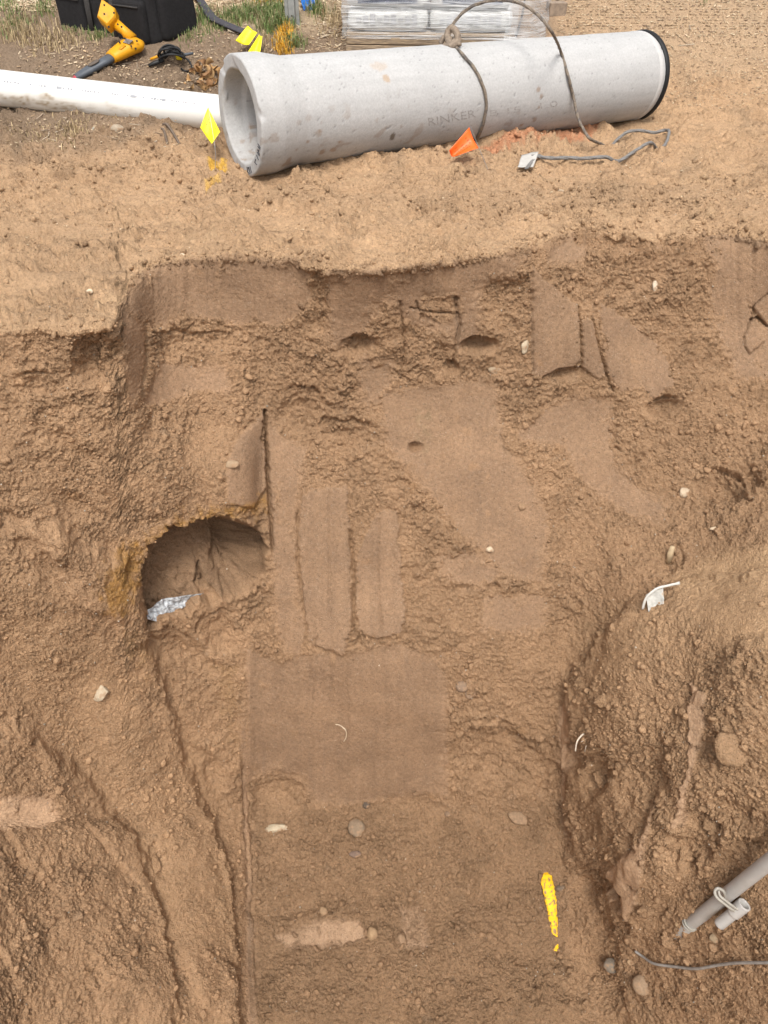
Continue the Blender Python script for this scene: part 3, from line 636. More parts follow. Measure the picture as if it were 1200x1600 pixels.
# ------------------------------------------------------------------ loose clods and crumbs (too many to count)
def ico(sub):
    import bmesh
    bm = bmesh.new(); bmesh.ops.create_icosphere(bm, subdivisions=sub, radius=1)
    V = np.array([v.co[:] for v in bm.verts]); F = np.array([[v.index for v in f.verts] for f in bm.faces]); bm.free(); return V, F
I1, I2, I3, I4 = ico(1), ico(2), ico(3), ico(4)
def scatter(name, idx, sizes, base, mat, sink=.35, seedk=0, brighten=(.9, 1.12), kind='stuff', label=None, cat=None, squash=(.45, .95), tintc=None, rugged=0):
    V0, F0 = base; n = len(idx); m = len(V0)
    r = np.random.default_rng(100 + seedk)
    protos = []
    for q in range(14):
        d = V0 * (1 + .34 * fbm(V0 + q * 7.3, 1.3, 2, 200 + q)[:, None] * 1.6)
        if rugged: d = d * (1 + .30 * (np.abs(noise(V0 + q * 3.1, 2.6, 300 + q)) - .3) + .16 * noise(V0 + q, 6.0, 320 + q))[:, None]
        # flatten a few sides so that crumbs look broken, not round
        for _ in range(4):
            nn = r.normal(size=3); nn /= np.linalg.norm(nn); h = d @ nn; ex = np.maximum(h - .62, 0); d = d - ex[:, None] * nn * .85
        protos.append(d)
    protos = np.array(protos)
    which = r.integers(0, 14, n)
    A = r.normal(size=(n, 4)); A /= np.linalg.norm(A, axis=1, keepdims=True)
    w, x, y, z = A.T
    M = np.stack([np.stack([1 - 2 * (y * y + z * z), 2 * (x * y - z * w), 2 * (x * z + y * w)], 1), np.stack([2 * (x * y + z * w), 1 - 2 * (x * x + z * z), 2 * (y * z - x * w)], 1),
                  np.stack([2 * (x * z - y * w), 2 * (y * z + x * w), 1 - 2 * (x * x + y * y)], 1)], 1)
    sc = sizes[:, None] * np.stack([np.ones(n), r.uniform(.7, 1, n), r.uniform(*squash, n)], 1)
    L = protos[which] * sc[:, None, :]
    L = np.einsum('nij,nmj->nmi', M, L)
    c = Pd[idx] + Ng.reshape(-1, 3)[idx] * (sizes * (1 - 2 * sink) * .5)[:, None]
    Vv = (L + c[:, None, :]).reshape(-1, 3)
    FF = (F0[None] + (np.arange(n) * m)[:, None, None]).reshape(-1, 3)
    tn = tint[idx] * r.uniform(*brighten, n)[:, None]
    if tintc is not None: tn = np.asarray(tintc) * r.uniform(.6, 1.4, n)[:, None]
    return obj(name, Vv, FF, mat, kind=kind, label=label, cat=cat, attr={'tint': np.repeat(tn, m, 0), 'grit': np.full(n * m, .5)})
vis = dense & (V < 1640) & (V > -20) & (U > -40) & (U < 1240)
wroughD = np.zeros(len(Pf)); wroughD[di] = rough * (.10 + zone * .9 * (.3 + .7 * zone2)) * np.where(wi, 1, 0)
wroughD *= vis * (1 - cavem); wroughD[wall & (below < 6)] = 0
floorb = sstep(1230, 1300, V) * sstep(395, 420, U) * sstep(980, 930, U); wroughD *= 1 + .6 * floorb
wroughD += .35 * rim * vis * wall
pr = wroughD / wroughD.sum()
RUB = [(1120, 700, 90, 90), (60, 1430, 90, 60), (700, 740, 40, 60), (860, 740, 50, 60), (770, 860, 20, 30), (300, 640, 90, 30), (900, 420, 50, 60), (720, 1060, 30, 60), (1000, 1120, 90, 70), (1100, 1380, 90, 60), (560, 1320, 160, 60), (520, 1400, 150, 60), (760, 1380, 120, 80), (640, 1540, 240, 60), (250, 1250, 30, 60), (1150, 1200, 50, 60), (520, 720, 40, 40)]
rub = sum(np.exp(-((U - a) / c) ** 2 - ((V - b) / d) ** 2) for a, b, c, d in RUB) * vis * wall * (1 - smoothm) * (1 - cavem); prb = rub / rub.sum()
ii = rng.choice(len(Pf), 36000, p=pr); sz = np.clip(.0025 * (1 / np.maximum(rng.random(36000), 1e-3)) ** .42, .0025, .009); scatter('soil_crumbs', ii, sz, I1, SOIL, seedk=1, sink=.5)
ii = rng.choice(len(Pf), 1500, p=pr); sz = np.clip(.0075 * (1 / np.maximum(rng.random(1500), 1e-3)) ** .40, .007, .026); scatter('soil_clods', ii, sz, I2, SOIL, seedk=2, sink=.55, rugged=1)
ii = rng.choice(len(Pf), 6800, p=prb); sz = np.clip(.0048 * (1 / np.maximum(rng.random(6800), 1e-3)) ** .45, .0045, .022); scatter('soil_rubble', ii, sz, I2, SOIL, seedk=6, sink=.35, rugged=1, brighten=(.82, 1.12))
gw = np.zeros(len(Pf)); gw[di] = np.where(wi, 0, .06 + gmod) * (V[di] > 150); gw *= vis; gw *= .35 + 3 * np.clip(sum(np.exp(-((U - x_) / w_) ** 2 - ((V - y_) / h_) ** 2) for x_, y_, w_, h_ in [(800, 315, 230, 26), (1050, 310, 120, 30), (120, 250, 160, 40), (60, 350, 90, 30), (480, 300, 160, 22), (760, 235, 120, 18)]), 0, 1)
gw /= gw.sum(); ii = rng.choice(len(Pf), 6500, p=gw); sz = np.clip(.0042 * (1 / np.maximum(rng.random(6500), 1e-3)) ** .44, .0036, .022); scatter('sand_crumbs', ii, sz, I1, SOIL, seedk=3, brighten=(.80, 1.12), sink=.25)
lipw = np.exp(-((V - evf) / 7) ** 2) * vis; lipw /= lipw.sum(); ii = rng.choice(len(Pf), 1500, p=lipw); sz = np.clip(.004 * (1 / np.maximum(rng.random(1500), 1e-3)) ** .45, .0035, .022); scatter('lip_crumbs', ii, sz, I2, SOIL, seedk=8, sink=.3, rugged=1)
# pale grit pebbles in the cut
gp = wroughD + .05 * vis; gp /= gp.sum()
ii = rng.choice(len(Pf), 420, p=gp); sz = rng.uniform(.003, .0065, 420); scatter('pale_grit', ii, sz, I1, SOIL, seedk=4, tintc=(.48, .42, .34))
#OBJECTS
def attr_mat(name, rough=.8, bump=.0, bscale=300, spec=.3, metal=0.0, gv=.06):
    m = make_mat(name, (1, 1, 1), rough=rough, var=gv, nscale=90, bump=bump, bscale=bscale, spec=spec, metal=metal)
    nt = m.node_tree; at = _n(nt, 'ShaderNodeAttribute', attribute_name='tint')
    for l in list(nt.links):
        if l.from_node.type == 'RGB': t = l.to_socket; nt.links.remove(l); nt.links.new(at.outputs['Color'], t)
    return m
def cz(p): return p[1] * CP - (p[2] - CAM_H) * SP
def top(u, v, h):
    i, a = idx_at(u, v); w = Pg[i - 8:i + 9, a - 5:a + 6]; p = pos(u, v); p[2] = w[..., 2].max() + h; return p
def zc_at(u, v): return cz(pos(u, v))
def text_mesh(txt, size=1.0):
    cu = bpy.data.curves.new('lettering', 'FONT'); cu.body = txt; cu.size = size; cu.resolution_u = 3
    o = bpy.data.objects.new('lettering', cu); COL.objects.link(o)
    dg = bpy.context.evaluated_depsgraph_get(); me = bpy.data.meshes.new_from_object(o.evaluated_get(dg))
    V = np.array([v.co[:] for v in me.vertices]); F = [tuple(p.vertices) for p in me.polygons]
    bpy.data.objects.remove(o); bpy.data.curves.remove(cu); bpy.data.meshes.remove(me)
    return V, F
def sheet(Q, th=.0015, n=10, m=8, bulge=0.0, crumple=0.0, seed=0):
    """a thin bent sheet between four world corners (a b along the top, c d along the bottom)"""
    a, b, c, d = [np.asarray(q, float) for q in Q]
    nn = np.cross(b - a, d - a); nn /= np.linalg.norm(nn)
    G = []
    for i in range(n + 1):
        for j in range(m + 1):
            s_, t_ = i / n, j / m
            p = (a * (1 - s_) + b * s_) * (1 - t_) + (d * (1 - s_) + c * s_) * t_
            G.append(p + nn * bulge * math.sin(math.pi * s_) * (t_ * .6 + .4))
    G = np.array(G)
    if crumple: G = G + nn * (crumple * (noise(G, 18, 400 + seed) + .5 * noise(G, 45, 401 + seed)))[:, None]
    k = len(G); V = np.vstack([G + nn * th / 2, G - nn * th / 2]); F = []
    w = m + 1
    for i in range(n):
        for j in range(m):
            q = (i * w + j, i * w + j + 1, (i + 1) * w + j + 1, (i + 1) * w + j)
            F.append(q); F.append(tuple(k + x for x in reversed(q)))
    for i in range(n):
        F.append((i * w, (i + 1) * w, k + (i + 1) * w, k + i * w)); F.append((i * w + m, k + i * w + m, k + (i + 1) * w + m, (i + 1) * w + m))
    for j in range(m):
        F.append((j, k + j, k + j + 1, j + 1)); o = n * w
        F.append((o + j, o + j + 1, k + o + j + 1, k + o + j))
    return V, F, G.reshape(n + 1, m + 1, 3), nn

M_rubber = make_mat('black_rubber', (.012, .012, .013), rough=.55, var=.2)
M_yellow = make_mat('yellow_plastic', (.62, .29, .008), rough=.45, var=.06, nscale=14, col2=(.42, .24, .06), c2scale=20, c2lo=.58, c2hi=.75)
M_greyplastic = make_mat('grey_plastic', (.075, .085, .10), rough=.5, var=.12)
M_black = make_mat('black_plastic', (.015, .015, .016), rough=.5, var=.2)
M_fabric = make_mat('black_canvas', (.021, .020, .021), rough=.95, var=.25, nscale=60, bump=.004, bscale=500, col2=(.06, .05, .042), c2scale=5, c2lo=.55, c2hi=.85)
M_fabric2 = make_mat('black_canvas_pocket', (.017, .016, .017), rough=.95, var=.25, nscale=60, bump=.004, bscale=500)
M_wire = make_mat('steel_wire', (.28, .27, .26), rough=.45, metal=.7)
M_rope = make_mat('muddy_wire_rope', (.215, .175, .135), rough=.8, var=.25, nscale=160, bump=.004, bscale=260, col2=(.12, .105, .095), c2scale=30)
M_galv = make_mat('galvanised_steel', (.36, .37, .36), rough=.5, metal=.55, var=.2, nscale=25, col2=(.25, .22, .18), c2scale=12, c2lo=.5, c2hi=.7)
M_wood = make_mat('pale_timber', (.40, .29, .18), rough=.85, var=.25, nscale=6, stretch=(2, 40, 40), bump=.003, bscale=40)
M_bagpaper = make_mat('grey_white_sack', (.62, .62, .60), rough=.6, var=.10, nscale=12, bump=.006, bscale=18)
M_label = make_mat('dark_blue_print', (.06, .075, .12), rough=.5, var=.3, nscale=40)
M_flagY = make_mat('yellow_flag_vinyl', (.88, .74, .02), rough=.4, var=.03)
M_flagO = make_mat('orange_flag_vinyl', (.95, .13, .02), rough=.4, var=.03)
M_ink = make_mat('dark_ink', (.25, .19, .02), rough=.6); M_ink2 = make_mat('red_brown_ink', (.42, .05, .01), rough=.6)
M_blackink = make_mat('black_ink', (.06, .06, .065), rough=.7); M_greyink = make_mat('grey_ink', (.30, .31, .33), rough=.7)

# ------------------------------------------------------------------ concrete pipe lying on the bank
A0 = ray_point(374, 183, 4.53); A1 = ray_point(1000, 119, 5.88)
ax = A1 - A0; LEN = np.linalg.norm(ax); ax /= LEN
pr_ = [(0.0, .318), (.012, .325), (.16, .325)]
prof = []
def seg(a, b, n): return [(a[0] + (b[0] - a[0]) * k / n, a[1] + (b[1] - a[1]) * k / n) for k in range(n)]
prof += seg((.30, .218), (.14, .221), 5)[::1]
prof = seg((LEN - .02, .205), (.135, .205), 40) + seg((.135, .205), (.118, .238), 4) + seg((.118, .238), (.008, .250), 10) + seg((.008, .250), (0, .256), 2) + seg((0, .256), (0, .320), 8) \
     + seg((0, .320), (.006, .326), 2) + seg((.006, .326), (.15, .326), 14) + seg((.15, .326), (.30, .297), 16) + seg((.30, .297), (LEN - .07, .297), 260) + seg((LEN - .07, .297), (LEN - .066, .292), 2) + seg((LEN - .066, .292), (LEN - .02, .288), 6) + [(LEN - .02, .205)]
mb = MB(); NR = 200; mb.lathe(A0, ax, prof, NR)
PV = np.array(mb.V); npf = len(prof)
pa = np.repeat(np.array([p[0] for p in prof]), NR); prd = np.repeat(np.array([p[1] for p in prof]), NR)
axis_p = A0 + pa[:, None] * ax; rdir = PV - axis_p; rdir /= np.linalg.norm(rdir, axis=1, keepdims=True)
pit = noise(PV, 60, 501); pitm = sstep(.50, .62, pit) * (pa > .01); pit2 = sstep(.62, .72, noise(PV, 130, 502))
PV = PV + rdir * (-.004 * pitm - .0015 * pit2 + .0015 * noise(PV, 6, 503))[:, None]
chip = (pa < .02) * sstep(.22, .5, noise(PV, 9, 504)); PV = PV + ax * (chip * .010)[:, None] - rdir * (chip * .006)[:, None]
ct = np.tile(np.array([.43, .427, .422]), (len(PV), 1)) * (1 + .08 * fbm(PV, 5, 4, 505) + .05 * noise(PV, 70, 506))[:, None]
ct *= (1 - .30 * pitm - .16 * pit2)[:, None]; ct *= (1 + .07 * noise(np.stack([pa * 3, rdir[:, 2] * 9, rdir[:, 1] * 9], 1), 1, 515) + .05 * fbm(np.stack([pa * 30, rdir[:, 2] * 5, rdir[:, 1] * 5], 1), 1, 3, 516))[:, None]
mud = sstep(.26, .36, fbm(PV, 7, 4, 507)) * sstep(.35, -.6, rdir[:, 2]) * .45 + sstep(.40, .44, noise(PV, 17, 508)) * sstep(.6, -.2, rdir[:, 2]) * (pa < 1.0) * .4
mud = np.clip(mud + sstep(-.55, -.95, rdir[:, 2]) * .35 * sstep(-.2, .3, fbm(PV, 8, 3, 509)), 0, .9)
ct = ct * (1 - mud[:, None]) + np.array([.27, .20, .145]) * mud[:, None]
def on_pipe(u, v, off=0.0, rad=.297):
    o = np.array([0, 0, CAM_H]); d = ray_point(u, v, 1.0) - o; w = o - A0
    dp = d - ax * d.dot(ax); wp = w - ax * w.dot(ax); r = rad + off
    a, b, c = dp.dot(dp), dp.dot(wp), wp.dot(wp) - r * r; D_ = b * b - a * c
    return o + d * ((-b - math.sqrt(max(D_, 0))) / a)
def splat(u, v, r, c, amt, sx=1.0):
    global ct
    p = on_pipe(u, v); q = PV - p; d = np.sqrt((q @ ax) ** 2 / sx ** 2 + np.maximum((q * q).sum(1) - (q @ ax) ** 2, 0)) + r * .5 * noise(PV, 28, 511)
    m = (amt * sstep(r, r * .6, d) * (pa > .005) * (prd > .285))[:, None]; ct = ct * (1 - m) + np.array(c) * m
splat(613, 214, .038, (.16, .135, .11), .95, .6); splat(604, 122, .03, (.40, .30, .21), .8); splat(592, 103, .04, (.42, .33, .25), .5, 1.6)
for (u, v, r) in [(446, 250, .05), (447, 220, .022), (462, 232, .022), (480, 222, .014), (503, 238, .024), (520, 234, .024), (430, 141, .022), (842, 140, .02), (846, 150, .02), (835, 187, .025), (815, 195, .02), (842, 168, .012), (500, 205, .012), (530, 222, .012)]: splat(u, v, r, (.30, .225, .17), .75)
M_conc = attr_mat('weathered_concrete', rough=.9, bump=.003, bscale=240, spec=.2, gv=.08)
PIPE = thing('concrete_pipe', 'long grey concrete sewer pipe lying on the sand with its belled end open', 'pipe', A0 - np.array([0, 0, .32]))
obj('barrel', PV, mb.F, M_conc, PIPE, smooth=True, attr={'tint': ct, 'grit': np.zeros(len(PV))})
g = MB(); g.lathe(A0, ax, [(LEN - .052, .290), (LEN - .048, .301), (LEN - .02, .305), (LEN - .006, .290), (LEN + .002, .282), (LEN + .002, .207), (LEN - .018, .2065)], 96)
g.obj('rubber_gasket', M_rubber, PIPE, smooth=True)
g = MB(); g.lathe(A0, ax, [(LEN - .115, .2915), (LEN - .112, .2995), (LEN - .072, .2995), (LEN - .068, .2915)], 96)
g.obj('white_band', make_mat('pale_lime_band', (.47, .46, .45), rough=.8, var=.08), PIPE, smooth=True)
def pipe_text(txt, u0, v0, u1, v1, mat, name, hpx):
    V, F = text_mesh(txt); w = V[:, 0].max(); out = []
    hh = hpx / max(V[:, 1].max(), 1e-6)
    for x, y, _ in V:
        t = x / w; out.append(on_pipe(u0 + (u1 - u0) * t - y * hh * .12, v0 + (v1 - v0) * t - y * hh, .0012))
    obj(name, out, F, mat, PIPE, kind='stuff')
M_emboss = make_mat('faint_stamp', (.315, .305, .295), rough=.9, var=.25, nscale=120)
pipe_text('RINKER', 668, 197, 744, 183, M_emboss, 'stamped_letters', 12)
pipe_text('B 15   1.0', 764, 182, 872, 166, make_mat('very_faint_stamp', (.36, .35, .34), rough=.9, var=.3, nscale=120), 'worn_stamp', 9)
# pencil marks on the bell's face
hx = np.cross(ax, [0, 0, 1.0]); hx /= np.linalg.norm(hx); hy = np.cross(hx, ax); hy = hy if hy[2] > 0 else -hy
if hx.dot([0, -1, 0]) < 0: hx = -hx
def face_mark(a0, a1, r0, r1, wd=.0035):
    p = [A0 - ax * .002 + (.266 + (r0 + (r1 - r0) * t - .285) * .95) * (math.cos(a0 + (a1 - a0) * t) * hx + math.sin(a0 + (a1 - a0) * t) * hy) for t in (0, .33, .66, 1)]
    mk.tube(p, wd, 4, flat=.4)
mk = MB()
for k, a in enumerate([-.30, -.36, -.44, -.50, -.58]): face_mark(R(math.degrees(a)), R(math.degrees(a) - 1.0 + (k % 2) * 2), .292, .328)
face_mark(-.40, -.46, .31, .31); face_mark(-.70, -.80, .296, .30); face_mark(-.80, -.74, .30, .325)
for a in (-1.12, -1.2): face_mark(a, a + .01, .29, .33)
face_mark(-1.24, -1.33, .328, .318); face_mark(-1.33, -1.24, .318, .292); face_mark(-1.24, -1.36, .292, .29)
mk.obj('pencil_marks', M_blackink, PIPE, kind='stuff')

# ------------------------------------------------------------------ lifting sling of wire rope round the pipe
SL = thing('wire_rope_sling', 'muddy wire rope sling choked round the grey pipe and trailing on the sand', 'sling', pos(905, 240))
def strands(pts, rad, n=3, turns=26):
    pts = np.asarray(pts); m = MB(); L_ = len(pts)
    t = np.gradient(pts, axis=0); t /= np.linalg.norm(t, axis=1, keepdims=True)
    x = np.cross(t, [0.3, .2, 1.0]); x /= np.linalg.norm(x, axis=1, keepdims=True); y = np.cross(t, x)
    arc = np.concatenate([[0], np.cumsum(np.linalg.norm(np.diff(pts, axis=0), axis=1))])
    for k in range(n):
        a = 2 * math.pi * (k / n) + arc * turns
        m.tube(pts + rad * .34 * (np.cos(a)[:, None] * x + np.sin(a)[:, None] * y), rad * .62, 6)
    return m
c1 = [on_pipe(706, 66, .012), on_pipe(722, 84, .012), on_pipe(742, 108, .012), on_pipe(755, 135, .012), on_pipe(760, 160, .012), on_pipe(757, 185, .012), on_pipe(751, 205, .012), on_pipe(742, 222, .012)]
strands(spline(c1, 12), .011).obj('choker_loop', M_rope, SL, smooth=True)
zt = cz(on_pipe(715, 72)) + .1
arc_ = [ray_point(700, 66, zt + .02), ray_point(703, 50, zt), ray_point(712, 32, zt - .03), ray_point(732, 13, zt - .08), ray_point(757, 3, zt - .12), ray_point(785, 0, zt - .16), ray_point(815, 6, zt - .20), ray_point(842, 25, zt - .24), ray_point(862, 50, zt - .28),
        on_pipe(876, 80, .03), on_pipe(888, 120, .02), on_pipe(896, 152, .02), *[ray_point(u, v, cz(on_pipe(898, 165)) - dz) for u, v, dz in ((903, 183, .06), (911, 201, .10), (922, 217, .15))], pos(940, 229) + [0, 0, .004], pos(948, 231) - [0, 0, .012]]
strands(spline(arc_, 10), .011).obj('rope', M_rope, SL, smooth=True)
tail = [pos(955, 229) - [0, 0, .01]] + [top(u, v, h) for u, v, h in ((966, 226, .008), (980, 223, .010), (1000, 222, .010), (1018, 222, .010), (1034, 222, .010), (1041, 227, .010), (1038, 234, .010), (1028, 243, .010), (1010, 251, .010), (990, 256, .010), (965, 260, .010), (945, 263, .010), (925, 265, .010), (905, 266, .010), (885, 267, .010), (865, 266, .010), (850, 264, .010), (840, 263, .012), (828, 263, .016))]
M_rope2 = make_mat('grey_wire_rope', (.19, .18, .17), rough=.7, var=.25, nscale=160, bump=.003, bscale=260)
strands(spline(tail, 10), .012).obj('rope_tail', M_rope2, SL, smooth=True)
m = MB(); pe = spline([top(838, 262, .02), top(828, 270, .014), top(820, 283, .006)], 6)
for k in (-1, 0, 1): m.tube(pe + np.array([.008 * k, .004 * k, 0]), .005, 6)
m.obj('frayed_end', M_rope2, SL, smooth=True)
V_, F_, _, _ = sheet([top(812, 262, .03), top(838, 260, .03), top(832, 275, .012), top(808, 275, .008)], .002, crumple=.006)
obj('tag', V_, F_, make_mat('dull_tag', (.42, .40, .37), rough=.7), SL, smooth=True)
kn = MB()
p0 = on_pipe(705, 70, .02); z0 = cz(p0) + .03
kn.tube(spline([ray_point(716, 72, z0), ray_point(714, 52, z0 - .02), ray_point(705, 44, z0), ray_point(699, 56, z0 + .02), ray_point(706, 72, z0), ray_point(717, 60, z0 - .01)], 6), .022, 8)
kn.tube(spline([ray_point(712, 66, z0), ray_point(700, 72, z0 + .02), ray_point(690, 76, z0 + .06), ray_point(681, 78, z0 + .1)], 6), [.024] * 10 + [.02] * 9, 8)
kn.tube(spline([ray_point(706, 62, z0 + .02), ray_point(695, 58, z0 + .03), ray_point(688, 68, z0 + .06)], 6), .016, 8)
kn.obj('eye_splice', make_mat('brown_muddy_sleeve', (.24, .19, .145), rough=.85, var=.3, nscale=60, bump=.004, bscale=160), SL, smooth=True)

# ------------------------------------------------------------------ white plastic pipe
q0 = ray_point(-75, 129, 5.06); q1 = ray_point(394, 183, 5.02); q0 = q0 - (q1 - q0) / np.linalg.norm(q1 - q0) * 1.2; pax = q1 - q0; PL = np.linalg.norm(pax); pax /= PL
mb = MB(); pf = seg((0, .096), (0, .108), 2) + seg((0, .108), (PL, .108), 170) + [(PL, .108), (PL, .096)]
mb.lathe(q0, pax, pf, 72)
WV = np.array(mb.V); ww = (WV - q0) @ pax; rr = WV - q0 - ww[:, None] * pax; rr /= np.linalg.norm(rr, axis=1, keepdims=True)
wt = np.tile(np.array([.70, .69, .655]), (len(WV), 1))
md = sstep(.05, .35, fbm(WV * np.array([.6, 1, 1.3]), 9, 4, 521) - 1.0 * np.abs(rr[:, 2] + .22) + .34) * sstep(2.7, 1.9, ww); md = md * (.4 + .6 * sstep(-.1, .3, noise(WV, 60, 522)))
wt = wt * (1 - .95 * md[:, None]) + np.array([.31, .235, .15]) * .95 * md[:, None]
gr_ = sstep(-.2, -.9, rr[:, 2]) * .35 * (.6 + .6 * noise(WV, 6, 523)); gr_ = np.clip(gr_, 0, 1)[:, None]; wt = wt * (1 - gr_) + np.array([.60, .55, .45]) * gr_
PVC = thing('white_plastic_pipe', 'white plastic drain pipe smeared with mud lying beside the concrete bell', 'pipe', q0 - np.array([0, 0, .108]))
obj('tube', WV, mb.F, attr_mat('white_pvc', rough=.38, spec=.45, gv=.02), PVC, smooth=True, attr={'tint': wt, 'grit': np.zeros(len(WV))})
pm = MB(); fwd_ = np.array([0, -1, 0.0]); side = fwd_ - pax * fwd_.dot(pax); side /= np.linalg.norm(side); upn = np.array([0, 0, 1.0]) - pax * pax[2]; upn /= np.linalg.norm(upn)
nd = side * math.cos(R(38)) + upn * math.sin(R(38)); td = np.cross(pax, nd)
rr2 = np.random.default_rng(5); w = .32
while w < PL - .32:
    L_ = rr2.uniform(.006, .018)
    if rr2.random() < .10: w += rr2.uniform(.03, .08)
    big_m = rr2.random() < .05; h_ = .0085 if big_m else rr2.uniform(.0035, .0065)
    if rr2.random() < .8:
        c = q0 + pax * (w + L_ / 2) + nd * .1083 + td * rr2.uniform(-.001, .001)
        pm.box(c, pax * L_ / 2 * (1.6 if big_m else .8), td * h_, nd * .0006)
    w += L_ * 1.25
pm.obj('printed_line', M_greyink, PVC, kind='stuff')

# ------------------------------------------------------------------ marking flags
def flag(label, cu, base, mat, ink, group, cat='marking flag', bulge=.02, zoff=-.02, rows=6, stake_from=None, seed=0):
    zb = cz(base) + zoff
    C = [ray_point(u, v, zb + dz) for (u, v, dz) in cu]
    t = thing('marking_flag', label, cat, base, group)
    V, F, G, nn = sheet(C, .0012, 12, 8, bulge); obj('flag_sheet', V, F, mat, t, smooth=True)
    toward = 1 if nn.dot(np.array([0, 0, CAM_H]) - C[0]) > 0 else -1
    r = np.random.default_rng(30 + seed); pm = MB()
    for i in range(rows):
        yy = .22 + .6 * i / rows; x = .15
        while x < .8:
            L_ = r.uniform(.04, .12)
            if r.random() < .75:
                def gp(sx, ty):
                    a, b = min(int(sx * 12), 11), min(int(ty * 8), 7); fa, fb = sx * 12 - a, ty * 8 - b
                    return (G[a, b] * (1 - fa) + G[a + 1, b] * fa) * (1 - fb) + (G[a, b + 1] * (1 - fa) + G[a + 1, b + 1] * fa) * fb
                q = [gp(yy, x), gp(yy, x + L_), gp(yy + .035, x + L_), gp(yy + .035, x)]
                q = [p_ + nn * toward * .0016 for p_ in q]; pm.add(q, [(0, 1, 2, 3)])
            x += L_ + .03
    pm.obj('lettering', ink, t, kind='stuff')
    st = MB(); st.tube(spline([C[0] + (C[0] - C[3]) * .05, (C[0] + C[1]) / 2 if stake_from is None else stake_from, base + [0, 0, .0], base - [0, 0, .05]], 6), .0016, 6); st.obj('wire_stake', M_wire, t)
    return t
bF = pos(408, 84)
flag('upper yellow utility flag behind the bell, its sheet spread towards the black bag', [(387, 40, 0), (402, 51, 0), (389, 70, .0), (368, 63, .0)], bF, M_flagY, M_ink, 'yellow utility marking flags', seed=1, zoff=-.10)
flag('lower yellow utility flag with a hooked corner touching the bell top', [(405, 54, 0), (410, 56, 0), (406, 86, 0), (381, 91, -.02)], pos(414, 88), M_flagY, M_ink, 'yellow utility marking flags', seed=2, zoff=-.06)
flag('yellow utility flag hanging diamond shaped in front of the white pipe end', [(325, 168, 0), (344, 206, 0), (331, 225, 0), (313, 199, 0)], pos(337, 272), M_flagY, M_ink, 'yellow utility marking flags', seed=3, zoff=.05, stake_from=ray_point(336, 232, cz(pos(337, 272)) + .05))
flag('orange utility flag bent over in front of the concrete pipe', [(733, 199, 0), (748, 231, 0), (714, 243, -.02), (702, 235, -.02)], pos(768, 280), M_flagO, M_ink2, 'orange marking flags', seed=4, zoff=.06, bulge=.04, rows=4, stake_from=ray_point(752, 240, cz(pos(768, 280)) + .05))

# ------------------------------------------------------------------ pipe locator lying against the tool bag
def lift(u, v, h): return pos(u, v) + np.array([0, 0, h])
LO = thing('pipe_locator', 'yellow and grey handheld pipe locator lying against the black bag', 'locator', pos(170, 112))
za = zc_at(165, 118)
T0, T1 = ray_point(117, 122, zc_at(117, 122) - .04), ray_point(176, 89, zc_at(176, 89) - .10); dirL = T1 - T0; dirL /= np.linalg.norm(dirL)
m = MB(); P_ = [T0 + (T1 - T0) * t for t in (0, .05, .2, .42, .7, 1)]; m.tube(P_, [.020, .034, .044, .048, .046, .050], 12, flat=.55); m.obj('antenna_blade', M_greyplastic, LO, smooth=True)
m = MB(); m.tube([T0 - dirL * .012, T0 + dirL * .02], [.018, .034], 10, flat=.55); m.obj('red_tip', make_mat('red_pink_plastic', (.42, .05, .07), rough=.5), LO, smooth=True)
sd = np.cross(dirL, [0, 0, 1]); sd /= np.linalg.norm(sd); upL = np.cross(sd, dirL)
m = MB(); c = T0 + dirL * .16 + upL * .026 + sd * .012; m.tube([c - dirL * .045, c - dirL * .03, c, c + dirL * .03, c + dirL * .042], [.008, .024, .03, .024, .006], 10, flat=.3); m.obj('blade_recess', make_mat('brown_recess', (.10, .08, .065), rough=.8), LO, smooth=True)
hp = lambda u, v, d: ray_point(u, v, zc_at(u, v) - d)
B0, B1_, B2_ = hp(173, 90, .10), hp(198, 75, .14), hp(222, 67, .14)
m = MB(); m.tube(spline([B0, (B0 + B1_) / 2, B1_, (B1_ + B2_) / 2, B2_], 4), list(np.interp(np.linspace(0, 1, 17), [0, .15, .5, .85, 1], [.054, .066, .080, .072, .03])), 16, flat=.62); m.obj('housing', M_yellow, LO, smooth=True)
za2 = cz(B2_) - .03
S0, S1_, S2_ = ray_point(206, 62, za2), ray_point(194, 48, za2 - .02), ray_point(180, 37, za2 - .03)
m = MB(); m.tube([S0, S1_, S2_], [.044, .030, .036], 12); m.obj('handle', M_yellow, LO, smooth=True)
K = [ray_point(u, v, za2 - .05) for u, v in ((162, 4), (183, 19), (184, 33), (171, 47), (155, 32))]
m = MB(); cK = sum(K) / 5; nK = np.cross(K[1] - K[0], K[4] - K[0]); nK /= np.linalg.norm(nK)
K2 = [cK + (k_ - cK) * .86 for k_ in K]
V = [k_ + nK * .05 for k_ in K2] + [k_ + nK * .038 for k_ in K] + [k_ - nK * .038 for k_ in K] + [k_ - nK * .05 for k_ in K2]
m.add(V, [tuple(range(5)), tuple(range(19, 14, -1))] + [(r_ * 5 + i, r_ * 5 + (i + 1) % 5, (r_ + 1) * 5 + (i + 1) % 5, (r_ + 1) * 5 + i)[::-1] for r_ in range(3) for i in range(5)]); m.obj('display_head', M_yellow, LO)
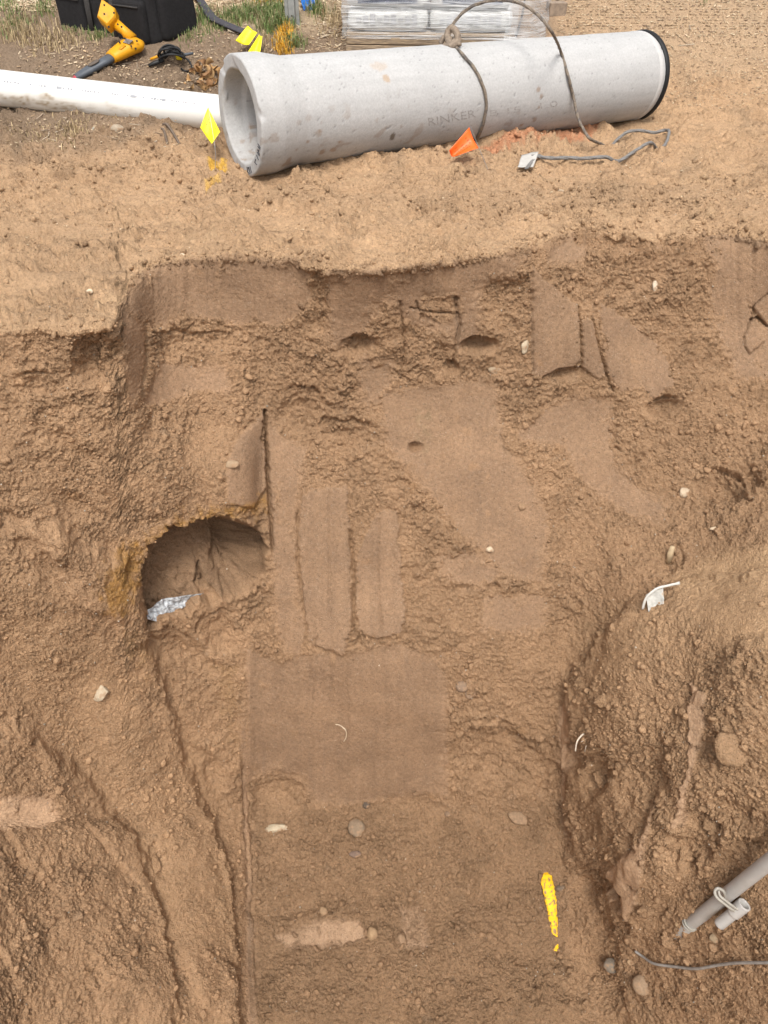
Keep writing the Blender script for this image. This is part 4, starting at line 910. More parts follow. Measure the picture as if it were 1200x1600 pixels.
# raised panel, label and dots on the housing
o_ = np.array([0, 0, CAM_H])
def facing(u, v, zc): return ray_point(u, v, zc)
zh = cz(B1_) - .062
m = MB(); cc = [facing(u, v, zh) for u, v in ((192, 66), (197, 60), (208, 63), (202, 69))]; nn_ = o_ - cc[0]; nn_ /= np.linalg.norm(nn_)
m.add([p + nn_ * .004 for p in cc] + [p - nn_ * .03 for p in cc], [(0, 1, 2, 3), (0, 4, 5, 1), (1, 5, 6, 2), (2, 6, 7, 3), (3, 7, 4, 0)]); m.obj('label_plate', make_mat('grey_label', (.12, .10, .09), rough=.5, var=.5, nscale=70), LO)
m = MB(); m.tube([facing(181, 82, zh + .01), facing(189, 76, zh + .002), facing(195, 71, zh + .005)], [.016, .024, .02], 10, flat=.5); m.obj('grip_pad', make_mat('ochre_plastic', (.50, .22, .006), rough=.5), LO, smooth=True)
for (u, v, dz) in [(176, 80, .01), (187, 66, .0), (205, 72, .0), (214, 64, .02), (183, 87, .02), (195, 60, .0), (212, 76, .03), (163, 8, -.08), (163, 22, -.08), (178, 20, -.08), (190, 42, -.03), (184, 38, -.06), (170, 42, -.07)]:
    p = facing(u, v, zh + dz); m = MB(); m.tube([p, p + (o_ - p) / np.linalg.norm(o_ - p) * .006], .007, 6)
    m.obj('screw', M_black, LO)

# ------------------------------------------------------------------ black tool bag
g0, g1, g2 = pos(96, 36), pos(243, 74), pos(298, 54)
ex = g1 - g0; ex[2] = 0; BW = np.linalg.norm(ex); ex /= BW; ey = np.array([-ex[1], ex[0], 0]); ez = np.array([0, 0, 1.0])
BD, BH = .52, .50
org = g0 + np.array([0, 0, -.05]); org[2] = min(g0[2], g1[2]) - .03
M_web = make_mat('dusty_webbing', (.045, .042, .04), rough=.9, var=.3, nscale=80)
BAG = thing('tool_bag', 'large black canvas tool bag with side pockets standing on the verge', 'bag', org + ex * BW / 2 + ey * BD / 2)
def soft_box(c, hx_, hy_, hz_, n=14, rnd=.06, sag=.02, seed=0):
    """rounded cushion, its sides softly uneven"""
    V, F = [], []; idx = {}
    def vid(p):
        k_ = tuple(np.round(p, 5))
        if k_ not in idx: idx[k_] = len(V); V.append(p)
        return idx[k_]
    g_ = np.linspace(-1, 1, n + 1)
    for a in range(3):
        for sgn in (-1, 1):
            b_, c_ = (a + 1) % 3, (a + 2) % 3
            for i_ in range(n):
                for j_ in range(n):
                    q = []
                    for (x_, y_) in ((i_, j_), (i_ + 1, j_), (i_ + 1, j_ + 1), (i_, j_ + 1)):
                        p = np.zeros(3); p[a] = sgn; p[b_] = g_[x_]; p[c_] = g_[y_]; q.append(vid(p))
                    F.append(tuple(q) if sgn > 0 else tuple(reversed(q)))
    W = np.array(V); h = np.array([hx_, hy_, hz_]); L_ = W * h
    inner = np.clip(L_, -(h - rnd), h - rnd); d = L_ - inner; ln = np.linalg.norm(d, axis=1, keepdims=True); L_ = inner + d / np.maximum(ln, 1e-6) * np.minimum(ln, rnd)
    L_ = L_ + W * (sag * fbm(L_ + seed, 5, 3, 600 + seed))[:, None]
    return L_, F
def bagobj(name, cx, cy, cz_, hx_, hy_, hz_, mat, rnd, sag, seed, taper=0):
    L_, F = soft_box(None, hx_, hy_, hz_, 14, rnd, sag, seed)
    if taper: L_[:, 0] *= 1 - taper * (L_[:, 2] + hz_) / (2 * hz_); L_[:, 1] *= 1 - taper * (L_[:, 2] + hz_) / (2 * hz_)
    Wd = org + np.outer(L_[:, 0] + cx, ex) + np.outer(L_[:, 1] + cy, ey) + np.outer(L_[:, 2] + cz_, ez)
    obj(name, Wd, F, mat, BAG, smooth=True)
bagobj('body', BW / 2, BD / 2, BH / 2, BW / 2, BD / 2, BH / 2, M_fabric, .085, .035, 1, .08)
bagobj('pocket', BW * .80, -.005, .17, BW * .15, .035, .13, M_fabric2, .03, .008, 2)
bagobj('pocket', BW * .17, -.005, .20, BW * .15, .035, .16, M_fabric2, .03, .008, 3)
bagobj('end_pocket', BW + .0, BD * .5, .19, .035, BD * .33, .14, M_fabric2, .03, .008, 4)
for xx in (.36, .63):
    m = MB(); m.tube([org + ex * BW * xx - ey * .022 + ez * .01, org + ex * BW * xx - ey * .016 + ez * .22, org + ex * (BW * xx * .985 + .006) + ey * .004 + ez * .46], .020, 8, flat=.3); m.obj('webbing_band', M_web, BAG, smooth=True)
m = MB(); m.tube([org + ex * .03 - ey * .012 + ez * .385, org + ex * BW * .5 - ey * .016 + ez * .39, org + ex * (BW - .05) - ey * .012 + ez * .385], .007, 6); m.obj('zip_piping', M_web, BAG, smooth=True)
for px_ in (BW * .80, BW * .17):
    m = MB(); m.tube([org + ex * (px_ - BW * .13) - ey * .043 + ez * .265, org + ex * (px_ + BW * .13) - ey * .043 + ez * .265], .006, 6); m.obj('pocket_piping', M_web, BAG, smooth=True)
m = MB(); hpts = spline([org + ex * BW * .35 + ey * BD * .4 + ez * BH * .98, org + ex * BW * .4 + ey * BD * .4 + ez * (BH + .14), org + ex * BW * .6 + ey * BD * .4 + ez * (BH + .14), org + ex * BW * .65 + ey * BD * .4 + ez * BH * .98], 8); m.tube(hpts, .018, 8, flat=.6); m.obj('carry_handle', M_fabric2, BAG, smooth=True)
# long strap on the ground behind the flags
sp_ = spline([lift(300, -16, .10), lift(306, 0, .07), lift(318, 18, .04), lift(333, 36, .03), lift(352, 47, .035), lift(372, 54, .03), lift(396, 60, .02)], 8)
m = MB(); m.tube(sp_, [.030] * 20 + [.036] * (len(sp_) - 20), 10, flat=.35)
m.obj('strap', make_mat('charcoal_webbing', (.055, .052, .06), rough=.8, var=.25, nscale=40), label='charcoal webbing strap curving over the grass towards the yellow flags', cat='strap', loc=pos(345, 48), smooth=True)

# ------------------------------------------------------------------ coiled lead with clamps
CO = thing('coiled_lead', 'small coil of black cable with yellow tipped clamps on the dirt', 'cable', pos(270, 108))
m = MB(); cc = lift(272, 106, .03); rr3 = np.random.default_rng(8)
for k in range(8):
    a0, rx, ry = rr3.uniform(-.4, .4), rr3.uniform(.05, .085), rr3.uniform(.06, .10); dd = rr3.normal(size=3) * .010; tl = rr3.uniform(-.5, .9)
    pts = [cc + dd + np.array([rx * math.cos(t), .5 * ry * math.sin(t) + .02 * math.cos(t) * tl, abs(ry * .55 * math.sin(t + a0)) + .006 * k * .3]) for t in np.linspace(0, 2 * math.pi, 22)]
    m.tube(pts, .006, 6)
m.tube(spline([lift(283, 112, .01), lift(292, 117, .01), lift(300, 112, .012), lift(297, 104, .02), lift(288, 101, .03)], 6), .006, 6)
m.obj('cable', M_black, CO, smooth=True)
m = MB(); m.tube([lift(233, 109, .02), lift(242, 107, .025), lift(258, 107, .03)], [.010, .018, .018], 8, flat=.8); m.obj('clamp', M_black, CO, smooth=True)
m = MB(); m.tube([lift(237, 106, .045), lift(256, 104, .05)], [.008, .010], 8); m.obj('clamp_arm', make_mat('orange_yellow_plastic', (.60, .27, .01), rough=.5), CO, smooth=True)
m = MB(); m.tube([lift(279, 106, .045), lift(284, 105, .05), lift(288, 106, .045)], [.014, .022, .014], 8); m.obj('connector', make_mat('lemon_plastic', (.70, .55, .02), rough=.5), CO, smooth=True)
m = MB(); m.tube([lift(288, 103, .04), lift(304, 99, .035)], [.010, .008], 8); m.obj('probe', M_greyplastic, CO, smooth=True)

# ------------------------------------------------------------------ dry leaf clump beside the white pipe
LF = thing('dry_leaf_clump', 'clump of curled brown dead leaves against the white pipe', 'dead leaves', pos(318, 135))
rl = np.random.default_rng(17)
M_leaf = [make_mat('dead_leaf_brown', c, rough=.8, var=.25, nscale=40) for c in ((.34, .19, .075), (.42, .26, .12), (.24, .13, .06))]
for k in range(44):
    u, v = rl.uniform(298, 342), rl.uniform(112, 150); b = pos(u, v) + np.array([0, 0, .005 + rl.uniform(0, .07) * max(0, 1 - abs(u - 318) / 26)])
    a = rl.uniform(0, 6.28); d1 = np.array([math.cos(a), math.sin(a), rl.uniform(-.2, 1.0)]); d1 /= np.linalg.norm(d1); d2 = np.cross(d1, rl.normal(size=3)); d2 /= np.linalg.norm(d2)
    L_, W_ = rl.uniform(.04, .09), rl.uniform(.012, .03); n3 = np.cross(d1, d2); G_ = []; F_ = []
    for i_ in range(6):
        t = i_ / 5; wd = W_ * math.sin(math.pi * min(.08 + t * .92, 1)) ** .8; cl = .03 * math.sin(2.6 * t)
        for j_ in (-1, 0, 1): G_.append(b + d1 * L_ * t + d2 * wd * j_ + n3 * (cl + abs(j_) * wd * .6))
    F_ = [(i_ * 3 + j_, i_ * 3 + j_ + 1, i_ * 3 + j_ + 4, i_ * 3 + j_ + 3) for i_ in range(5) for j_ in range(2)]
    obj('leaf', G_, F_, M_leaf[k % 3], LF, smooth=True)

# ------------------------------------------------------------------ wrapped pallet of sacks
M_wood2 = make_mat('dusty_timber', (.30, .225, .155), rough=.9, var=.4, nscale=5, stretch=(2, 40, 40), bump=.004, bscale=30, col2=(.40, .29, .18), c2scale=6)
w0, w1_ = pos(548, 84), pos(806, 92); w0z = w0[2]; fx = np.array([.998, -.06, 0]); PW = 254 / FPX * cz(w0); fy = np.array([-fx[1], fx[0], 0.0])
po = np.array([w0[0], w0[1], w0z + .01]) - fx * .03
PD = .95
PAL = thing('wrapped_pallet', 'pallet of grey white sacks under clear shrink wrap behind the concrete pipe', 'pallet', po)
def pl_box(name, x0, x1, y0, y1, z0, z1, mat, bev=.004, **kw):
    m = MB(); c = po + fx * (x0 + x1) / 2 + fy * (y0 + y1) / 2 + ez * (z0 + z1) / 2
    m.box(c, fx * (x1 - x0) / 2, fy * (y1 - y0) / 2, ez * (z1 - z0) / 2, bev); return m.obj(name, mat, kw.get('parent', PAL))
for k in range(6): pl_box('deck_board', 0, PW, k * .168, k * .168 + .11, .10, .122, M_wood)
for k in range(3): pl_box('bottom_board', 0, PW, k * .415, k * .415 + .10, 0, .018, M_wood)
for k in range(3): pl_box('stringer', k * (PW - .045) / 2, k * (PW - .045) / 2 + .045, .004, PD - .01, .019, .099, M_wood)
pl_box('face_board', -.004, PW + .004, -.026, -.002, .004, .048, M_wood2); pl_box('face_board', .004, PW - .004, -.022, -.002, .053, .098, M_wood2)
M_paleprint = make_mat('pale_grey_print', (.44, .44, .45), rough=.6)
LH = .145
for lay in range(5):
    for k in range(2):
        for row in range(2):
            hx_, hy_ = PW / 4 - .006, PD / 4 - .006
            L_, F = soft_box(None, hx_, hy_, LH / 2, 8, .05, .012, 20 + lay * 4 + k * 2 + row)
            c0 = po + fx * (PW / 4 + k * PW / 2) + fy * (PD / 4 + row * PD / 2) + ez * (.124 + LH * (lay + .5))
            sk = obj('sack', c0 + np.outer(L_[:, 0], fx) + np.outer(L_[:, 1], fy) + np.outer(L_[:, 2], ez), F, M_bagpaper, PAL, smooth=True)
            if row == 0 and lay in (1, 3):
                m = MB(); m.box(c0 - fy * (hy_ + .012) + ez * .0, fx * hx_ * .72, fy * .003, ez * .042, .0); m.obj('printed_label', M_label, sk)
            elif row == 0:
                m = MB()
                for q in range(9): m.box(c0 - fy * (hy_ + .012) + fx * (-hx_ * .7 + q * hx_ * .17) + ez * .01, fx * .018, fy * .002, ez * (.008 + .012 * (q % 3)))
                m.obj('printed_label', M_paleprint, sk, kind='stuff')
def wrap_material():
    m = bpy.data.materials.new('clear_shrink_wrap'); m.use_nodes = True; nt = m.node_tree; L = nt.links
    b = nt.nodes['Principled BSDF']; b.inputs['Base Color'].default_value = (.86, .87, .88, 1); b.inputs['Roughness'].default_value = .22; b.inputs['Specular IOR Level'].default_value = .6
    tc = _n(nt, 'ShaderNodeTexCoord'); mp = _n(nt, 'ShaderNodeMapping'); mp.inputs['Scale'].default_value = (1.2, 1.2, 22); mp.inputs['Rotation'].default_value = (0, .12, 0)
    L.new(tc.outputs['Object'], mp.inputs['Vector'])
    n = _n(nt, 'ShaderNodeTexNoise'); n.inputs['Scale'].default_value = 3.0; n.inputs['Detail'].default_value = 6; n.inputs['Distortion'].default_value = .8; L.new(mp.outputs['Vector'], n.inputs['Vector'])
    r = _n(nt, 'ShaderNodeMapRange'); r.inputs['From Min'].default_value = .35; r.inputs['From Max'].default_value = .7; r.inputs['To Min'].default_value = .10; r.inputs['To Max'].default_value = .55
    L.new(n.outputs['Fac'], r.inputs['Value']); L.new(r.outputs[0], b.inputs['Alpha'])
    bp = _n(nt, 'ShaderNodeBump'); bp.inputs['Distance'].default_value = .02; L.new(n.outputs['Fac'], bp.inputs['Height']); L.new(bp.outputs['Normal'], b.inputs['Normal'])
    return m
M_wrap = wrap_material()
def wrap_wall(pts, z0, z1, nz=14, nx=40, amp=.010, seed=0):
    pts = np.array(pts); V = []; F = []
    t = np.concatenate([[0], np.cumsum(np.linalg.norm(np.diff(pts, axis=0), axis=1))]); tt_ = np.linspace(0, t[-1], nx + 1)
    for x_ in tt_:
        xx = np.interp(x_, t, pts[:, 0]); yy = np.interp(x_, t, pts[:, 1])
        for k in range(nz + 1):
            z_ = z0 + (z1 - z0) * k / nz; V.append([xx, yy, z_])
    V = np.array(V); o2 = np.stack([V[:, 0] * 2, V[:, 1] * 2, V[:, 2] * 9], 1); V[:, :2] += (amp * np.stack([noise(o2, 2.2, 700 + seed), noise(o2, 2.2, 701 + seed)], 1))
    F = [(i_ * (nz + 1) + k, (i_ + 1) * (nz + 1) + k, (i_ + 1) * (nz + 1) + k + 1, i_ * (nz + 1) + k + 1) for i_ in range(nx) for k in range(nz)]
    return po + np.outer(V[:, 0], fx) + np.outer(V[:, 1], fy) + np.outer(V[:, 2], ez), F
V, F = wrap_wall([(-.03, PD + .02), (-.03, -.02), (PW * .5, -.03), (PW + .03, -.02), (PW + .04, PD + .02), (-.03, PD + .02)], .09, .86, 18, 90, .012)
obj('shrink_wrap', V, F, M_wrap, PAL, smooth=True)
V, F = wrap_wall([(PW - .05, -.045), (PW + .10, -.03), (PW + .24, .10), (PW + .27, .30), (PW + .18, .6)], .02, .80, 16, 40, .045, 5)
obj('loose_film', V, F, M_wrap, PAL, smooth=True)
m = MB(); bp_ = lift(868, 20, .03); m.box(bp_, np.array([.075, .01, 0]), np.array([-.01, .05, 0]), np.array([0, 0, .05]), .004)
m.obj('timber_offcut', make_mat('brown_timber', (.26, .20, .15), rough=.85, var=.25), label='short brown timber offcut on the dirt right of the wrapped pallet', cat='timber offcut', loc=bp_ - [0, 0, .05])
m = MB(); m.tube(spline([lift(806, 62, .02), lift(811, 56, .12), lift(815, 50, .22), lift(820, 48, .25)], 5), [.010] * 8 + [.007] * 8, 6)
m.obj('bent_twig', make_mat('dark_twig', (.05, .04, .035), rough=.8), label='dark bent twig standing in front of the loose wrap film', cat='twig', loc=pos(806, 64), smooth=True)

# ------------------------------------------------------------------ steel sign post, litter
b0 = pos(457, 40); PO = thing('steel_post', 'galvanised steel channel post rising from the grass', 'post', b0)
W_, D_, T_ = .052, .03, .005; prf = [(-W_, 0), (-W_ * .55, 0), (-W_ * .4, -D_), (W_ * .4, -D_), (W_ * .55, 0), (W_, 0), (W_, T_), (W_ * .5, T_), (W_ * .33, -D_ + T_), (-W_ * .33, -D_ + T_), (-W_ * .5, T_), (-W_, T_)]
m = MB(); n_ = len(prf); V = [b0 + np.array([x, y, z_]) for z_ in (-.1, 1.7) for x, y in prf]
m.add(V, [tuple(range(n_)), tuple(range(2 * n_ - 1, n_ - 1, -1))] + [(i_, (i_ + 1) % n_, n_ + (i_ + 1) % n_, n_ + i_)[::-1] for i_ in range(n_)]); m.obj('channel', M_galv, PO)
for k in range(14): 
    c = b0 + np.array([0, -D_ - .0005, .06 + k * .11]); m = MB(); m.tube([c, c - np.array([0, .001, 0])], .006, 8); m.obj('bolt_hole', M_black, PO)
V, F, _, _ = sheet([lift(471, 14, .05), lift(490, 10, .09), lift(492, 17, .02), lift(474, 20, .01)], .002, 10, 8, .03, .03, 3)
LI = thing('crumpled_wrapper', 'crumpled blue and white plastic wrapper beside the steel post', 'litter', pos(482, 18))
obj('blue_film', V, F, make_mat('blue_film', (.02, .16, .55), rough=.35, var=.1), LI, smooth=True)
V, F, _, _ = sheet([lift(484, 8, .10), lift(491, 2, .13), lift(493, 16, .02), lift(488, 18, .02)], .002, 6, 6, .02, .02, 4)
obj('white_film', V, F, make_mat('white_film', (.75, .76, .78), rough=.4), LI, smooth=True)
# short dark hose ends sticking out of the sand under the white pipe
for k, (pts, rd, lb) in enumerate([([(256, 198, .01), (264, 206, .03), (272, 216, .025), (282, 228, .0)], .009, 'thick dark hose end poking from the sand under the white pipe'), ([(252, 206, .0), (258, 214, .02), (262, 224, .0)], .008, 'thin dark root loop on the sand left of the hose end')]):
    m = MB(); m.tube(spline([lift(u, v, h) for u, v, h in pts], 6), rd, 8); m.obj('hose_end' if k == 0 else 'dark_root', make_mat('dark_hose', (.14, .105, .08), rough=.85), label=lb, cat='hose' if k == 0 else 'root', loc=pos(pts[0][0], pts[0][1]), smooth=True)

# ------------------------------------------------------------------ grass, mulch and chips at the back of the bank
def blades(name, clumps, cols, seed, hh=(.03, .10)):
    r = np.random.default_rng(seed); V = []; F = []; T = []
    for (u, v, su, sv, n, sc) in clumps:
        for k in range(n):
            b = pos(u + r.normal() * su, v + r.normal() * sv); h = r.uniform(*hh) * sc; a = r.uniform(0, 6.28); ln = r.uniform(.1, 1.0)
            d = np.array([math.cos(a), math.sin(a), 0]); s_ = np.array([-d[1], d[0], 0]) * r.uniform(.0018, .004); q = len(V)
            p1 = b + ez * h * .6 + d * h * .25 * ln; p2 = b + ez * h * (.95 - .4 * ln) + d * h * .8 * ln
            V += [b - s_, b + s_, p1 - s_ * .8, p1 + s_ * .8, p2]; F += [(q, q + 1, q + 3, q + 2), (q + 2, q + 3, q + 4)]
            c = np.array(cols[r.integers(len(cols))]) * r.uniform(.7, 1.3); T += [c] * 5
    return obj(name, V, F, attr_mat(name + '_blade', rough=.6, spec=.3), kind='stuff', attr={'tint': np.array(T), 'grit': np.zeros(len(T))})
GREEN = [(.10, .16, .04), (.15, .21, .07), (.20, .22, .09), (.28, .24, .12)]
blades('grass', [(30, 34, 16, 7, 170, .7), (70, 16, 12, 7, 150, .9), (20, 52, 14, 5, 70, .6), (118, 50, 16, 4, 80, .55), (158, 60, 7, 3, 60, .8), (145, 62, 7, 3, 40, .8), (178, 54, 4, 3, 40, .8), (320, 30, 12, 8, 220, .9), (345, 45, 10, 4, 120, .7),
    (372, 30, 14, 6, 420, 1.0), (395, 22, 10, 6, 260, 1.1), (430, 26, 12, 9, 700, 1.15), (440, 40, 12, 6, 420, 1.1), (418, 48, 8, 5, 160, 1.2), (462, 72, 8, 5, 200, 1.0), (450, 74, 6, 4, 100, .8), (490, 14, 6, 5, 160, 1.0), (500, 22, 10, 6, 120, .9), (300, 58, 20, 8, 160, .6), (8, 8, 12, 8, 160, .9), (1100, 5, 4, 3, 10, .8)], GREEN, 41)
blades('painted_grass', [(445, 70, 7, 8, 420, .8), (440, 85, 6, 5, 300, .6), (447, 55, 6, 6, 180, .9), (420, 3, 12, 4, 160, .8)], [(.62, .33, .03), (.70, .42, .06), (.45, .25, .05)], 42)
blades('dead_grass', [(30, 55, 30, 12, 500, .8), (90, 70, 26, 8, 300, .6), (60, 215, 40, 12, 220, .35), (115, 205, 14, 10, 180, .45), (420, 75, 20, 10, 240, .6), (520, 40, 12, 12, 160, .8), (160, 175, 40, 10, 120, .3)], [(.36, .27, .15), (.44, .34, .20), (.30, .22, .12)], 43, (.03, .12))
def chips(name, boxes, seed, cols, mat):
    r = np.random.default_rng(seed); V = []; F = []; T = []
    for (u0, u1, v0, v1, n, l0, l1, w0_, w1c) in boxes:
        for k in range(n):
            b = pos(r.uniform(u0, u1), r.uniform(v0, v1)); a = r.uniform(0, 6.28); tl = r.normal() * .25
            d = np.array([math.cos(a), math.sin(a), tl]); d /= np.linalg.norm(d); s_ = np.array([-math.sin(a), math.cos(a), r.normal() * .4]); s_ /= np.linalg.norm(s_); n3 = np.cross(d, s_)
            L_, W_, H_ = r.uniform(l0, l1) / 2 * r.uniform(.5, 1), r.uniform(w0_, w1c) / 2 * .7, r.uniform(.001, .003); c = b + ez * r.uniform(.002, .012); q = len(V)
            V += [c + i_ * d * L_ * (1 - .3 * abs(j_ - k_) / 2) + j_ * s_ * W_ + k_ * n3 * H_ for i_ in (-1, 1) for j_ in (-1, 1) for k_ in (-1, 1)]
            F += [tuple(q + x for x in f) for f in ((0, 1, 3, 2), (4, 6, 7, 5), (0, 4, 5, 1), (2, 3, 7, 6), (0, 2, 6, 4), (1, 5, 7, 3))]
            cc_ = np.array(cols[r.integers(len(cols))]) * r.uniform(.7, 1.25); T += [cc_] * 8
    return obj(name, V, F, mat, kind='stuff', attr={'tint': np.array(T), 'grit': np.zeros(len(T))})
M_chip = attr_mat('dry_chips', rough=.85, spec=.2)
TAN = [(.50, .39, .26), (.58, .47, .33), (.38, .28, .18), (.28, .20, .14), (.44, .31, .19)]
chips('wood_chips', [(870, 1205, -8, 60, 1700, .01, .045, .004, .012), (1040, 1205, 55, 170, 900, .008, .035, .003, .010), (180, 345, 85, 160, 420, .008, .035, .004, .012), (30, 180, 70, 125, 260, .01, .05, .004, .014), (300, 545, 40, 95, 420, .008, .035, .004, .012), (0, 330, 165, 235, 420, .006, .03, .003, .010), (480, 560, 20, 90, 160, .01, .05, .004, .012), (840, 1205, 60, 330, 500, .005, .02, .003, .007), (0, 840, 270, 400, 420, .004, .016, .002, .006)], 51, TAN, M_chip)
chips('straw_mulch', [(285, 450, -8, 26, 1500, .03, .11, .003, .008), (0, 110, -8, 18, 600, .03, .10, .003, .008), (495, 545, -8, 60, 160, .04, .14, .003, .008), (440, 480, -6, 20, 120, .03, .11, .003, .008)], 52, [(.62, .50, .34), (.70, .58, .42), (.50, .38, .25), (.40, .28, .18)], M_chip)
chips('dead_twigs', [(60, 330, 100, 240, 60, .06, .16, .004, .008), (500, 545, 30, 60, 24, .08, .2, .006, .01), (1000, 1080, 40, 90, 10, .1, .25, .006, .012), (360, 480, 30, 90, 30, .06, .14, .004, .007)], 53, [(.40, .32, .24), (.30, .22, .15), (.55, .46, .35)], M_chip)

# ------------------------------------------------------------------ stones one can tell apart
def stone(u, v, wpx, hpx, col, label, cat='stone', name='stone', ang=False, sink=.3, var=.15, seed=0, depth=None, rot=0, group=None):
    col = tuple(c * f for c, f in zip(col, (.92, .84, .73)))
    k = ppm(u, v); n0 = nrm(u, v); p = pos(u, v)
    V0, F0 = (I4 if cat == 'soil clod' else I3); d = V0 * (1 + .22 * fbm(V0 + seed * 3.7, .9, 3, 800 + seed))[:, None]
    r = np.random.default_rng(900 + seed)
    for _ in range(10 if ang else 7):
        nn = r.normal(size=3); nn /= np.linalg.norm(nn); h = d @ nn; c_ = .62 if ang else .74; ex_ = np.maximum(h - c_, 0); d = d - ex_[:, None] * nn * (.95 if ang else .75)
    right = np.array([1, 0, 0.]); vw = p - np.array([0, 0, CAM_H]); vw /= np.linalg.norm(vw); upv = np.cross(right, vw); upv /= np.linalg.norm(upv)
    if upv[2] < 0: upv = -upv
    ca, sa = math.cos(R(rot)), math.sin(R(rot)); e1 = right * ca + upv * sa; e2 = -right * sa + upv * ca
    a, b = wpx * k / 2, hpx * k / 2; c = depth * k / 2 if depth else min(a, b) * .75
    W = p - vw * c * (1 - 2 * sink) + np.outer(d[:, 0] * a, e1) + np.outer(d[:, 1] * b, e2) + np.outer(d[:, 2] * c, vw)
    if cat == 'soil clod':
        i_, a_ = idx_at(u, v); tn = tint.reshape(NU, NV, 3)[i_, a_] * 1.05; n_ = len(W); fine = noise(d, 2.2, 810 + seed) * .14 + noise(d, 5, 820 + seed) * .09 + noise(d, 11, 830 + seed) * .05
        W = p + (W - p) * (1 + fine[:, None]); return obj(name, W, F0, SOIL, smooth=True, label=label, cat=cat, loc=p, group=group, attr={'tint': np.tile(tn, (n_, 1)), 'grit': np.full(n_, .9)})
    m = make_mat('stone_face', col, rough=.85, var=var, nscale=70, bump=.003, bscale=200, spec=.25, col2=(.29, .185, .11), c2scale=32, c2lo=.48, c2hi=.66)
    return obj(name, W, F0, m, smooth=not ang, label=label, cat=cat, loc=p, group=group)
